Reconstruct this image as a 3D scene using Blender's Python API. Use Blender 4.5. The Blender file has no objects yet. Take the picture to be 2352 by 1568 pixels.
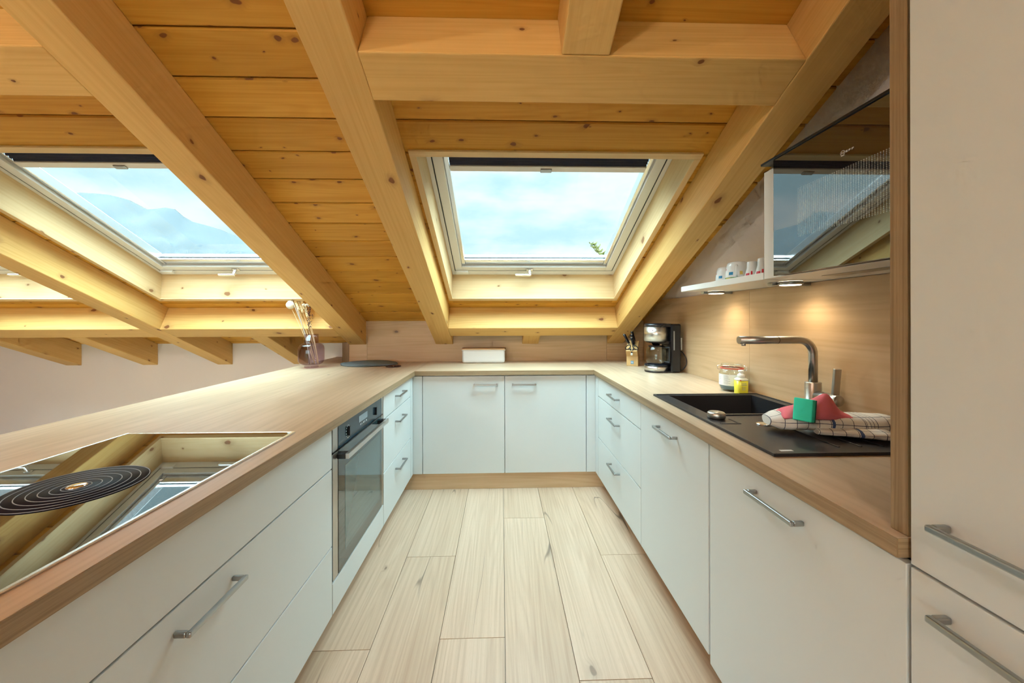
import bpy, math, random
from mathutils import Vector, Matrix
random.seed(7)
scene = bpy.context.scene
COL = scene.collection

# ------------------------------------------------------------------ camera
F_PX, W_PX = 856.38, 2352.0
cam_d = bpy.data.cameras.new('camera')
cam_d.sensor_width = 36.0
cam_d.lens = F_PX / W_PX * 36.0
cam_d.shift_y = -(784.0 - 731.98) / W_PX
cam_d.clip_start = 0.02
cam_d.clip_end = 3000
cam = bpy.data.objects.new('camera', cam_d)
COL.objects.link(cam)
CR = Vector((0.9995876, -0.0285874, -0.0027148))
CF = Vector((0.0285865, 0.9995913, -0.0003803))
CU = Vector((0.0027246, 0.0003026, 0.9999962))
H_CAM = 1.2342
cam.matrix_world = Matrix(((CR.x, CU.x, -CF.x, 0), (CR.y, CU.y, -CF.y, 0), (CR.z, CU.z, -CF.z, H_CAM), (0, 0, 0, 1)))
scene.camera = cam

# ------------------------------------------------------------------ exposure
scene.view_settings.view_transform = 'Standard'
scene.view_settings.look = 'None'
scene.view_settings.exposure = 0.40
scene.view_settings.gamma = 1.0
scene.view_settings.use_curve_mapping = False
try:
    scene.cycles.max_bounces = 7
    scene.cycles.diffuse_bounces = 4
    scene.cycles.glossy_bounces = 3
    scene.cycles.transmission_bounces = 4
    scene.cycles.transparent_max_bounces = 10
    scene.cycles.use_adaptive_sampling = True
    scene.cycles.adaptive_threshold = 0.11
    scene.cycles.adaptive_min_samples = 10
    scene.cycles.sample_clamp_indirect = 12.0
    scene.cycles.caustics_reflective = False
    scene.cycles.caustics_refractive = False
    scene.cycles.use_denoising = True
except Exception:
    pass

# ------------------------------------------------------------------ node helper
class NT:
    def __init__(s, tree):
        s.t = tree; s.n = tree.nodes; s.l = tree.links
        s.n.clear()
    def node(s, typ, **kw):
        nd = s.n.new(typ)
        for k, v in kw.items():
            if k.startswith('i_'):
                key = k[2:]
                key = int(key) if key.isdigit() else key
                s.set(nd.inputs[key], v)
            else:
                setattr(nd, k, v)
        return nd
    def set(s, sock, v):
        if isinstance(v, bpy.types.NodeSocket):
            s.l.new(v, sock)
        else:
            sock.default_value = v
    def math(s, op, a, b=0.0, c=None, clamp=False):
        nd = s.n.new('ShaderNodeMath'); nd.operation = op; nd.use_clamp = clamp
        s.set(nd.inputs[0], a); s.set(nd.inputs[1], b)
        if c is not None: s.set(nd.inputs[2], c)
        return nd.outputs[0]
    def mix(s, f, a, b, mode='MIX'):
        nd = s.n.new('ShaderNodeMix'); nd.data_type = 'RGBA'; nd.blend_type = mode
        s.set(nd.inputs[0], f); s.set(nd.inputs[6], a); s.set(nd.inputs[7], b)
        return nd.outputs[2]
    def ramp(s, f, stops):
        nd = s.n.new('ShaderNodeValToRGB')
        els = nd.color_ramp.elements
        while len(els) < len(stops): els.new(0.5)
        for e, (p, c) in zip(els, stops):
            e.position = p; e.color = c
        s.set(nd.inputs[0], f)
        return nd.outputs[0]
    def smooth(s, x, lo, hi):
        nd = s.n.new('ShaderNodeMapRange'); nd.interpolation_type = 'SMOOTHSTEP'
        s.set(nd.inputs[0], x); nd.inputs[1].default_value = lo; nd.inputs[2].default_value = hi
        nd.inputs[3].default_value = 0.0; nd.inputs[4].default_value = 1.0
        return nd.outputs[0]
    def noise(s, vec, scale=1.0, detail=2.0, rough=0.5, dims='3D'):
        nd = s.n.new('ShaderNodeTexNoise'); nd.noise_dimensions = dims
        s.l.new(vec, nd.inputs['Vector'])
        nd.inputs['Scale'].default_value = scale; nd.inputs['Detail'].default_value = detail
        nd.inputs['Roughness'].default_value = rough
        return nd.outputs['Fac']
    def scale(s, vec, sc, loc=(0, 0, 0)):
        nd = s.n.new('ShaderNodeMapping')
        s.l.new(vec, nd.inputs[0]); nd.inputs['Scale'].default_value = sc; nd.inputs['Location'].default_value = loc
        return nd.outputs[0]

def srgb(r, g, b):
    def f(c):
        c /= 255.0
        return c / 12.92 if c <= 0.04045 else ((c + 0.055) / 1.055) ** 2.4
    return (f(r), f(g), f(b), 1.0)

# ------------------------------------------------------------------ sky: bright overcast, brighter towards the zenith and the sun side behind the house
world = bpy.data.worlds.new('sky')
scene.world = world
world.use_nodes = True
w = NT(world.node_tree)
tc = w.node('ShaderNodeTexCoord')
sep = w.node('ShaderNodeSeparateXYZ'); w.l.new(tc.outputs['Generated'], sep.inputs[0])
X_, Y_, Z_ = sep.outputs
cl = w.noise(w.scale(tc.outputs['Generated'], (1.5, 1.5, 4.2), (0.35, 0.1, 0.4)), 2.0, 6.0, 0.55)
clf = w.smooth(cl, 0.36, 0.60)
skycol = w.mix(clf, (0.60, 0.83, 0.90, 1), (0.97, 1.04, 1.05, 1))
zen = w.smooth(Z_, 0.34, 0.95)
back = w.smooth(w.math('MULTIPLY', Y_, -1.0), -0.35, 0.7)
lift = w.math('ADD', w.math('MULTIPLY', zen, 17.0), w.math('MULTIPLY', back, 4.5))
skyst = w.math('ADD', 0.92, lift)
skycol = w.mix(1.0, skycol, w.mix(zen, (1, 1, 1, 1), (0.90, 0.985, 1.0, 1)), 'MULTIPLY')
gnd = w.smooth(Z_, -0.03, 0.02)
bg = w.node('ShaderNodeBackground')
w.l.new(w.mix(gnd, (0.30, 0.32, 0.28, 1), skycol), bg.inputs['Color'])
w.l.new(w.math('MULTIPLY', skyst, 1.0), bg.inputs['Strength'])
wo = w.node('ShaderNodeOutputWorld'); w.l.new(bg.outputs[0], wo.inputs[0])

# ------------------------------------------------------------------ materials
MATS = {}
def newmat(name):
    m = bpy.data.materials.new(name); m.use_nodes = True
    MATS[name] = m
    return m, NT(m.node_tree)
def out(n, sh):
    o = n.node('ShaderNodeOutputMaterial'); n.l.new(sh, o.inputs[0])
def simple(name, col, rough=0.5, metal=0.0, spec=0.5, coat=0.0, trans=0.0, ior=1.5, bump=None, emis=None, var=0.0):
    m, n = newmat(name)
    p = n.node('ShaderNodeBsdfPrincipled')
    p.inputs['Base Color'].default_value = col
    p.inputs['Roughness'].default_value = rough
    p.inputs['Metallic'].default_value = metal
    p.inputs['Specular IOR Level'].default_value = spec
    p.inputs['Coat Weight'].default_value = coat
    p.inputs['Coat Roughness'].default_value = 0.03
    p.inputs['Transmission Weight'].default_value = trans
    p.inputs['IOR'].default_value = ior
    tcn = n.node('ShaderNodeTexCoord')
    if var:
        f = n.noise(tcn.outputs['Object'], 6.0, 4.0, 0.6)
        c2 = tuple(c * (1 - var) for c in col[:3]) + (1,)
        n.l.new(n.mix(f, col, c2), p.inputs['Base Color'])
    if bump:
        b = n.node('ShaderNodeBump'); b.inputs['Strength'].default_value = bump[1]; b.inputs['Distance'].default_value = bump[2] if len(bump) > 2 else 0.002
        n.l.new(n.noise(tcn.outputs['Object'], bump[0], 4.0, 0.6), b.inputs['Height'])
        n.l.new(b.outputs[0], p.inputs['Normal'])
    if emis:
        p.inputs['Emission Color'].default_value = emis[0]; p.inputs['Emission Strength'].default_value = emis[1]
    out(n, p.outputs[0])
    return m

def wood(name, light, dark, knotcol, ks=5.0, kthr=0.45, kr=0.08, streak=40.0, ring=10.0, contrast=1.0, rough=0.45, tone=0.25, spec=0.4, cracks=0.0, pores=0.0):
    m, n = newmat(name)
    uv = n.node('ShaderNodeUVMap'); uv.uv_map = 'UVMap'
    U = uv.outputs[0]
    # knots
    vo = n.node('ShaderNodeTexVoronoi'); vo.voronoi_dimensions = '2D'
    wob = n.node('ShaderNodeTexNoise'); wob.noise_dimensions = '2D'
    n.l.new(U, wob.inputs['Vector']); wob.inputs['Scale'].default_value = 30.0; wob.inputs['Detail'].default_value = 0.0
    wv = n.node('ShaderNodeVectorMath'); wv.operation = 'MULTIPLY_ADD'
    n.l.new(wob.outputs['Color'], wv.inputs[0]); wv.inputs[1].default_value = (0.012, 0.012, 0)
    n.l.new(U, wv.inputs[2])
    n.l.new(n.scale(wv.outputs[0], (ks * 0.62, ks, 1)), vo.inputs['Vector'])
    vo.inputs['Scale'].default_value = 1.0
    dist = vo.outputs['Distance']
    sc = n.node('ShaderNodeSeparateColor'); n.l.new(vo.outputs['Color'], sc.inputs[0])
    exists = n.math('GREATER_THAN', sc.outputs[0], kthr)
    rad = n.math('MULTIPLY_ADD', n.math('POWER', sc.outputs[1], 2.0), kr, kr * 0.28)
    kd = n.math('DIVIDE', dist, rad)
    core = n.math('MULTIPLY', n.math('SUBTRACT', 1.0, n.smooth(kd, 0.75, 1.15)), exists)
    halo = n.math('MULTIPLY', n.math('SUBTRACT', 1.0, n.smooth(kd, 0.6, 3.2)), exists)
    # grain coordinates bent around the knots
    su = n.node('ShaderNodeSeparateXYZ'); n.l.new(U, su.inputs[0])
    vb = n.math('MULTIPLY_ADD', halo, 0.016, su.outputs[1])
    cu = n.node('ShaderNodeCombineXYZ'); n.l.new(su.outputs[0], cu.inputs[0]); n.l.new(vb, cu.inputs[1])
    G = cu.outputs[0]
    st = n.noise(n.scale(G, (1.3, streak * 2.2, 1)), 1.0, 2.0, 0.65, '2D')
    big = n.noise(n.scale(G, (0.45, ring, 1)), 1.0, 1.0, 0.4, '2D')
    rings = n.math('MULTIPLY_ADD', n.math('SINE', n.math('MULTIPLY', big, 75.0)), 0.5, 0.5)
    rings = n.math('POWER', rings, 2.0)
    ton = n.noise(n.scale(U, (0.25, 2.2, 1)), 1.0, 2.0, 0.5, '2D')
    fac = n.math('ADD', n.math('MULTIPLY', n.smooth(st, 0.3, 0.75), 0.55 * contrast), n.math('MULTIPLY', rings, 0.32 * contrast), clamp=True)
    col = n.mix(fac, light, dark)
    tcol = n.mix(n.smooth(ton, 0.3, 0.7), (1 - tone, 1 - tone * 1.15, 1 - tone * 1.4, 1), (1, 1, 1, 1))
    col = n.mix(1.0, col, tcol, 'MULTIPLY')
    hcol = n.mix(n.math('MULTIPLY', halo, 0.30), col, knotcol)
    col = n.mix(n.math('MULTIPLY', core, 0.88), hcol, knotcol)
    if cracks > 0:
        c1 = n.noise(n.scale(U, (0.55, 6.5, 1)), 1.0, 1.2, 0.5, '2D')
        line = n.math('SUBTRACT', 1.0, n.smooth(n.math('ABSOLUTE', n.math('SUBTRACT', c1, 0.5)), 0.0, 0.006))
        gate = n.smooth(n.noise(n.scale(U, (1.0, 3.0, 1), (7, 3, 0)), 1.0, 2.0, 0.5, '2D'), 0.52, 0.64)
        col = n.mix(n.math('MULTIPLY', n.math('MULTIPLY', line, gate), cracks), col, (0.085, 0.06, 0.045, 1))
    if pores > 0:
        pn = n.noise(n.scale(U, (30.0, 900.0, 1)), 1.0, 2.0, 0.5, '2D')
        col = n.mix(n.math('MULTIPLY', n.smooth(pn, 0.55, 0.75), pores), col, dark)
    p = n.node('ShaderNodeBsdfPrincipled')
    n.l.new(col, p.inputs['Base Color'])
    p.inputs['Roughness'].default_value = rough
    p.inputs['Specular IOR Level'].default_value = spec
    out(n, p.outputs[0])
    return m

PINE_L, PINE_D, PINE_K = (0.79, 0.505, 0.185, 1), (0.65, 0.365, 0.10, 1), (0.19, 0.060, 0.022, 1)
wood('pine_beam', PINE_L, PINE_D, PINE_K, ks=5.0, kthr=0.28, kr=0.062, streak=38, ring=9, contrast=0.65, rough=0.55, tone=0.14, spec=0.25)
wood('pine_board', (0.73, 0.385, 0.065, 1), (0.56, 0.25, 0.026, 1), PINE_K, ks=8.8, kthr=0.22, kr=0.08, streak=36, ring=8, contrast=0.75, rough=0.5, tone=0.24, spec=0.25)
wood('pine_lining', (0.79, 0.60, 0.35, 1), (0.69, 0.47, 0.23, 1), (0.26, 0.11, 0.045, 1), ks=5.0, kthr=0.5, kr=0.07, streak=36, ring=7, contrast=0.6, rough=0.55, tone=0.12, spec=0.25)
wood('oak_worktop', (0.62, 0.465, 0.33, 1), (0.46, 0.325, 0.205, 1), (0.16, 0.09, 0.05, 1), ks=2.2, kthr=0.72, kr=0.030, streak=14, ring=5, contrast=0.85, rough=0.36, tone=0.16, spec=0.45, pores=0.25)
wood('oak_edge', (0.385, 0.27, 0.155, 1), (0.215, 0.14, 0.07, 1), (0.10, 0.05, 0.03, 1), ks=2.0, kthr=0.95, kr=0.02, streak=55, ring=16, contrast=1.0, rough=0.42, tone=0.12, spec=0.4, pores=0.5)
wood('oak_panel', (0.68, 0.495, 0.315, 1), (0.54, 0.36, 0.195, 1), (0.17, 0.09, 0.05, 1), ks=2.4, kthr=0.66, kr=0.030, streak=13, ring=5, contrast=0.8, rough=0.42, tone=0.18, spec=0.4, pores=0.2)
wood('oak_floor', (0.64, 0.475, 0.35, 1), (0.45, 0.305, 0.21, 1), (0.24, 0.16, 0.11, 1), ks=2.4, kthr=0.62, kr=0.055, streak=34, ring=9, contrast=0.8, rough=0.42, tone=0.18, spec=0.4, cracks=0.8, pores=0.3)
wood('beech_block', (0.66, 0.43, 0.19, 1), (0.55, 0.33, 0.12, 1), (0.3, 0.15, 0.05, 1), ks=2.0, kthr=0.98, kr=0.01, streak=60, ring=20, contrast=0.6, rough=0.5, tone=0.1)
simple('white_laminate', (0.60, 0.635, 0.635, 1), 0.42, bump=(900, 0.04, 0.0003))
simple('white_lacquer', (0.80, 0.80, 0.79, 1), 0.35)
simple('frame_white', (0.78, 0.77, 0.75, 1), 0.35)
simple('plaster', (0.80, 0.735, 0.70, 1), 0.9, bump=(220, 0.35, 0.002))
simple('gap_dark', (0.02, 0.02, 0.018, 1), 0.8)
simple('roof_deck', (0.10, 0.05, 0.02, 1), 0.9)
simple('steel', (0.62, 0.62, 0.61, 1), 0.30, 1.0)
simple('steel_brushed', (0.50, 0.485, 0.46, 1), 0.34, 1.0)
simple('nickel', (0.40, 0.41, 0.41, 1), 0.28, 1.0)
simple('chrome', (0.85, 0.85, 0.85, 1), 0.08, 1.0)
simple('aluminium_light', (0.80, 0.81, 0.82, 1), 0.25, 1.0)
simple('black_glass', (0.012, 0.010, 0.010, 1), 0.015, spec=1.0, ior=1.9)
simple('oven_glass', (0.02, 0.045, 0.055, 1), 0.03, spec=1.0, ior=1.7)
simple('oven_window', (0.07, 0.13, 0.14, 1), 0.03, spec=1.0, ior=1.7)
simple('oven_panel', (0.018, 0.045, 0.065, 1), 0.16, spec=0.45)
simple('oven_display', (0.22, 0.29, 0.34, 1), 0.12)
simple('black_plastic', (0.012, 0.013, 0.018, 1), 0.25)
simple('black_matte', (0.01, 0.01, 0.014, 1), 0.5)
simple('granite_black', (0.022, 0.022, 0.026, 1), 0.38, bump=(1500, 0.1, 0.0004))
simple('blind_navy', (0.03, 0.045, 0.10, 1), 0.55)
simple('seal_dark', (0.02, 0.025, 0.03, 1), 0.5)
simple('print_white', (0.78, 0.80, 0.82, 1), 0.4)
simple('print_grey', (0.30, 0.31, 0.33, 1), 0.5)
simple('print_blue', (0.04, 0.25, 0.42, 1), 0.4)
simple('ring_line', (0.25, 0.30, 0.38, 1), 0.3)
simple('vent_black', (0.006, 0.006, 0.014, 1), 0.5, spec=0.15)
simple('enamel_white', (0.72, 0.73, 0.74, 1), 0.32)
simple('porcelain', (0.76, 0.77, 0.77, 1), 0.15)
simple('felt_grey', (0.13, 0.155, 0.165, 1), 0.9, bump=(900, 0.3, 0.0006))
simple('cast_metal', (0.08, 0.04, 0.035, 1), 0.25, 0.8)
simple('sponge_green', (0.05, 0.88, 0.66, 1), 0.85, bump=(700, 0.5, 0.001))
simple('scour_dark', (0.01, 0.16, 0.13, 1), 0.95, bump=(900, 0.8, 0.001))
simple('cloth_pink', (0.86, 0.20, 0.26, 1), 0.9, bump=(600, 0.5, 0.001))
simple('soap_yellow', (0.74, 0.70, 0.06, 1), 0.25)
simple('soap_clear', (0.80, 0.82, 0.72, 1), 0.3)
simple('plastic_white', (0.82, 0.84, 0.83, 1), 0.3)
simple('rubber_red', (0.62, 0.09, 0.06, 1), 0.5)
simple('tablets_blue', (0.16, 0.27, 0.36, 1), 0.4)
simple('deco_blue', (0.02, 0.22, 0.45, 1), 0.4)
simple('deco_green', (0.15, 0.33, 0.12, 1), 0.5)
simple('deco_yellow', (0.65, 0.48, 0.10, 1), 0.5)
simple('deco_red', (0.55, 0.01, 0.03, 1), 0.4)
simple('stem_straw', (0.82, 0.66, 0.40, 1), 0.8)
simple('stem_grey', (0.50, 0.44, 0.38, 1), 0.8)
simple('seed_dark', (0.06, 0.018, 0.022, 1), 0.7)
simple('pod_white', (0.78, 0.74, 0.66, 1), 0.7)
simple('lid_wood', (0.55, 0.34, 0.17, 1), 0.5)
simple('lamp_disc', (1, 0.95, 0.85, 1), 0.4, emis=((1.0, 0.86, 0.62, 1), 9.0))
simple('fill_glow', (1, 0.95, 0.85, 1), 0.4, emis=((1.0, 0.90, 0.82, 1), 105.0))
simple('mountain_rock', (0.034, 0.046, 0.054, 1), 0.95, var=0.45)
simple('meadow', (0.10, 0.13, 0.07, 1), 0.95, var=0.3)
simple('needles', (0.16, 0.16, 0.045, 1), 0.8, var=0.4)
simple('bark', (0.13, 0.09, 0.06, 1), 0.9)
simple('screed', (0.25, 0.24, 0.22, 1), 0.9)

def pane_mat(name, tint, ior=1.45, rough=0.0):
    m, n = newmat(name)
    tr = n.node('ShaderNodeBsdfTransparent'); tr.inputs[0].default_value = tint
    gl = n.node('ShaderNodeBsdfGlossy'); gl.inputs['Roughness'].default_value = rough; gl.inputs[0].default_value = (1, 1, 1, 1)
    fr = n.node('ShaderNodeFresnel'); fr.inputs[0].default_value = ior
    mx = n.node('ShaderNodeMixShader'); ge = n.node('ShaderNodeNewGeometry')
    n.l.new(n.math('MULTIPLY', fr.outputs[0], n.math('SUBTRACT', 1.0, ge.outputs['Backfacing'])), mx.inputs[0]); n.l.new(tr.outputs[0], mx.inputs[1]); n.l.new(gl.outputs[0], mx.inputs[2])
    out(n, mx.outputs[0])
    return m
pane_mat('window_glass', (0.90, 0.975, 0.985, 1))
pane_mat('clear_glass', (0.93, 0.96, 0.96, 1), 1.45)
pane_mat('jug_glass', (0.93, 0.955, 0.96, 1), 1.5)
pane_mat('plum_glass', (0.86, 0.79, 0.825, 1), 1.5)

def towel_mat():
    m, n = newmat('towel_check')
    uv = n.node('ShaderNodeUVMap'); uv.uv_map = 'UVMap'
    s = n.node('ShaderNodeSeparateXYZ'); n.l.new(uv.outputs[0], s.inputs[0])
    def lines(x, period, wd):
        f = n.math('FRACT', n.math('DIVIDE', x, period))
        return n.math('LESS_THAN', f, wd / period)
    a = lines(s.outputs[0], 0.031, 0.0017); b = lines(s.outputs[1], 0.031, 0.0017)
    band = n.math('LESS_THAN', n.math('ABSOLUTE', n.math('SUBTRACT', s.outputs[0], 0.163)), 0.0042)
    g = n.math('MAXIMUM', a, b)
    tri = n.math('MULTIPLY', lines(s.outputs[0], 0.009, 0.0013), n.math('LESS_THAN', n.math('ABSOLUTE', n.math('SUBTRACT', s.outputs[0], 0.262)), 0.013))
    g = n.math('MAXIMUM', g, tri)
    c = n.mix(g, (0.80, 0.77, 0.72, 1), (0.05, 0.06, 0.10, 1))
    c = n.mix(band, c, (0.07, 0.11, 0.25, 1))
    p = n.node('ShaderNodeBsdfPrincipled'); n.l.new(c, p.inputs['Base Color']); p.inputs['Roughness'].default_value = 0.9
    out(n, p.outputs[0])
towel_mat()

def filter_mat():
    # printed fine dotted pinstripes on dark glass
    m, n = newmat('filter_stripes')
    uv = n.node('ShaderNodeUVMap'); uv.uv_map = 'UVMap'
    s = n.node('ShaderNodeSeparateXYZ'); n.l.new(uv.outputs[0], s.inputs[0])
    a = n.math('LESS_THAN', n.math('FRACT', n.math('DIVIDE', s.outputs[0], 0.0072)), 0.42)
    b = n.math('LESS_THAN', n.math('FRACT', n.math('DIVIDE', s.outputs[1], 0.0046)), 0.70)
    g = n.math('MULTIPLY', a, b)
    c = n.mix(g, (0.04, 0.045, 0.05, 1), (0.33, 0.36, 0.37, 1))
    p = n.node('ShaderNodeBsdfPrincipled'); n.l.new(c, p.inputs['Base Color'])
    p.inputs['Roughness'].default_value = 0.02; p.inputs['Specular IOR Level'].default_value = 1.0; p.inputs['IOR'].default_value = 1.9
    out(n, p.outputs[0])
filter_mat()

# ------------------------------------------------------------------ mesh builder
EX, EY, EZ = Vector((1, 0, 0)), Vector((0, 1, 0)), Vector((0, 0, 1))
AXES = {'x': EX, 'y': EY, 'z': EZ}
ORIGIN = {}
class MB:
    def __init__(s, grain='x', off=None):
        s.v = []; s.f = []; s.uv = []; s.sm = []; s.mi = []
        s.g = grain if isinstance(grain, Vector) else AXES[grain]
        s.rand = off is None
        s.off = off or (0, 0)
        s.m = 0
    def _off(s):
        if s.rand: s.off = (random.uniform(0, 60), random.uniform(0, 60))
    def face(s, pts, uvs=None, smooth=False):
        base = len(s.v)
        s.v += [Vector(p) for p in pts]
        s._fc(list(range(base, base + len(pts))), uvs, smooth)
    def _fc(s, idx, uvs=None, smooth=False):
        s.f.append(idx); s.sm.append(smooth); s.mi.append(s.m)
        if uvs is None:
            p = [s.v[i] for i in idx]
            nrm = Vector((0, 0, 0))
            for i in range(len(p)):
                a, b = p[i], p[(i + 1) % len(p)]
                nrm += a.cross(b)
            nrm = nrm.normalized() if nrm.length > 1e-12 else EZ
            g = s.g
            if abs(nrm.dot(g)) > 0.9:
                g = EX if abs(nrm.x) < 0.7 else EY
                gg = (g - nrm * g.dot(nrm)).normalized(); w_ = nrm.cross(gg)
                uvs = [(q.dot(w_) * 0.15 + s.off[0], q.dot(gg) + s.off[1]) for q in p]
            else:
                gg = (g - nrm * g.dot(nrm)).normalized(); w_ = nrm.cross(gg)
                k = round(nrm.x * 3.1 + nrm.y * 5.7 + nrm.z * 7.3, 2) if s.rand else 0.0
                uvs = [(q.dot(gg) + s.off[0] + k, q.dot(w_) + s.off[1]) for q in p]
        s.uv.append(uvs)
    def box(s, x0, x1, y0, y1, z0, z1, fr=None):
        s._off()
        c = [(x0, y0, z0), (x1, y0, z0), (x1, y1, z0), (x0, y1, z0), (x0, y0, z1), (x1, y0, z1), (x1, y1, z1), (x0, y1, z1)]
        if fr:
            o, a, b, d = fr
            c = [o + a * p[0] + b * p[1] + d * p[2] for p in c]
        base = len(s.v); s.v += [Vector(p) for p in c]
        for q in ((0, 3, 2, 1), (4, 5, 6, 7), (0, 1, 5, 4), (1, 2, 6, 5), (2, 3, 7, 6), (3, 0, 4, 7)):
            s._fc([base + i for i in q])
        return s
    def prism(s, poly, ax, lo, hi):
        """poly: 2D points in the plane across axis ax: x->(y,z), y->(x,z), z->(x,y)"""
        s._off()
        def P(p, t):
            return {'x': (t, p[0], p[1]), 'y': (p[0], t, p[1]), 'z': (p[0], p[1], t)}[ax]
        n = len(poly); base = len(s.v)
        s.v += [Vector(P(p, lo)) for p in poly] + [Vector(P(p, hi)) for p in poly]
        area = sum(poly[i][0] * poly[(i + 1) % n][1] - poly[(i + 1) % n][0] * poly[i][1] for i in range(n))
        flip = (area > 0) != (ax == 'y')
        a = list(range(base, base + n)); b = list(range(base + n, base + 2 * n))
        s._fc(a[::-1] if flip else a); s._fc(b if flip else b[::-1])
        for i in range(n):
            j = (i + 1) % n
            q = [a[i], a[j], b[j], b[i]]
            s._fc(q if flip else q[::-1])
        return s
    def grid(s, rows, closed_u=False, closed_v=False, smooth=True, uvf=None, cap=False):
        s._off()
        R = len(rows); C = len(rows[0]); base = len(s.v)
        for r in rows: s.v += [Vector(p) for p in r]
        for i in range(R if closed_v else R - 1):
            for j in range(C if closed_u else C - 1):
                i2, j2 = (i + 1) % R, (j + 1) % C
                q = [base + i * C + j, base + i * C + j2, base + i2 * C + j2, base + i2 * C + j]
                uvs = [uvf(i, j), uvf(i, j + 1), uvf(i + 1, j + 1), uvf(i + 1, j)] if uvf else None
                s._fc(q, uvs, smooth)
        if cap:
            cu = [(0.012, 0.015)] * C if uvf else None
            s._fc([base + j for j in range(C)][::-1], cu); s._fc([base + (R - 1) * C + j for j in range(C)], cu)
        return s
    def lathe(s, prof, c=(0, 0, 0), axis='z', seg=32, smooth=True, cap=True):
        c = Vector(c)
        a = AXES[axis] if isinstance(axis, str) else axis.normalized()
        u = (EX if abs(a.x) < 0.7 else EY); u = (u - a * u.dot(a)).normalized(); v = a.cross(u)
        rows = [[c + a * h + (u * math.cos(2 * math.pi * k / seg) + v * math.sin(2 * math.pi * k / seg)) * max(r, 1e-5) for k in range(seg)] for r, h in prof]
        s.grid(rows, closed_u=True, smooth=smooth, cap=cap)
        return s
    def cyl(s, c, r, h, axis='z', seg=24):
        s.lathe([(r, 0), (r, h)], c, axis, seg, smooth=True)
        return s
    def tube(s, pts, r, seg=10, cap=True, closed=False):
        pts = [Vector(p) for p in pts]; n = len(pts)
        rr = r if isinstance(r, (list, tuple)) else [r] * n
        rows = []; up = None
        for i, p in enumerate(pts):
            if closed: t = pts[(i + 1) % n] - pts[i - 1]
            else: t = pts[min(i + 1, n - 1)] - pts[max(i - 1, 0)]
            t.normalize()
            if up is None:
                up = EZ if abs(t.z) < 0.9 else EX
            up = (up - t * up.dot(t)).normalized(); sd = t.cross(up)
            rows.append([p + (up * math.cos(2 * math.pi * k / seg) + sd * math.sin(2 * math.pi * k / seg)) * rr[i] for k in range(seg)])
        s.grid(rows, closed_u=True, closed_v=closed, smooth=True, cap=cap and not closed)
        return s
    def ball(s, c, r, seg=12, rings=8, sc=(1, 1, 1)):
        c = Vector(c)
        rows = []
        for i in range(rings + 1):
            th = math.pi * i / rings
            rows.append([c + Vector((math.sin(th) * math.cos(2 * math.pi * k / seg) * r * sc[0], math.sin(th) * math.sin(2 * math.pi * k / seg) * r * sc[1], -math.cos(th) * r * sc[2])) for k in range(seg)])
        s.grid(rows, closed_u=True, smooth=True)
        return s
    def build(s, name, mat, parent=None, bevel=0.0, seg=2, origin=None, solid=0.0):
        o_ = ORIGIN[parent.name] if parent is not None else Vector(origin or (0, 0, 0))
        me = bpy.data.meshes.new(name)
        me.from_pydata([tuple(p - o_) for p in s.v], [], s.f)
        uvl = me.uv_layers.new(name='UVMap')
        k = 0
        for uvs in s.uv:
            for q in uvs:
                uvl.data[k].uv = q; k += 1
        for p, sm, mi in zip(me.polygons, s.sm, s.mi):
            p.use_smooth = sm; p.material_index = mi
        for mm in (mat if isinstance(mat, (list, tuple)) else [mat]):
            me.materials.append(MATS[mm])
        ob = bpy.data.objects.new(name, me)
        COL.objects.link(ob)
        if parent is not None:
            ob.parent = parent
        else:
            ob.location = o_
        ORIGIN[ob.name] = o_
        if bevel:
            b = ob.modifiers.new('bevel', 'BEVEL'); b.width = bevel; b.segments = seg; b.limit_method = 'ANGLE'; b.angle_limit = math.radians(40)
            b.harden_normals = False
        if solid:
            b = ob.modifiers.new('solid', 'SOLIDIFY'); b.thickness = solid; b.offset = 0
        return ob

def tag(o, label=None, cat=None, group=None, kind=None):
    if label: o['label'] = label
    if cat: o['category'] = cat
    if group: o['group'] = group
    if kind: o['kind'] = kind
    return o
def thing(name, label, cat, loc, group=None, kind=None):
    o = bpy.data.objects.new(name, None)
    o.empty_display_size = 0.1
    COL.objects.link(o); o.location = loc
    ORIGIN[o.name] = Vector(loc)
    return tag(o, label, cat, group, kind)
def bx(x0, x1, y0, y1, z0, z1, grain='x', off=None):
    return MB(grain, off).box(x0, x1, y0, y1, z0, z1)

# ------------------------------------------------------------------ roof geometry (pitch 25 degrees, falling towards +Y)
TAN, CA, SA = 0.4663, math.cos(math.radians(25)), math.sin(math.radians(25))
Z0C, Z0R = 2.7446, 2.5371            # board underside / beam underside at Y = 0
DS, DN = Vector((0, CA, -SA)), Vector((0, SA, CA))
RO = Vector((0, 0, Z0C))
RF = (RO, EX, DS, DN)                # roof frame: x, s down the slope, h outwards
def rp(x, s, h): return RO + EX * x + DS * s + DN * h
X_L, X_R = -6.6, 1.272
Y_RIDGE, Y_KNEE, Y_SPL, Y_NEAR = -1.3, 3.745, 3.270, -4.6
S_RIDGE, S_KNEE = Y_RIDGE / CA, Y_KNEE / CA

# skylight openings (x0, x1)
OPEN_S0, OPEN_S1 = 1.846, 3.183
WIN_DX = [0.0, -2.19, -3.68]
OPENS = [(-0.376 + d, 0.878 + d) for d in WIN_DX]

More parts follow.
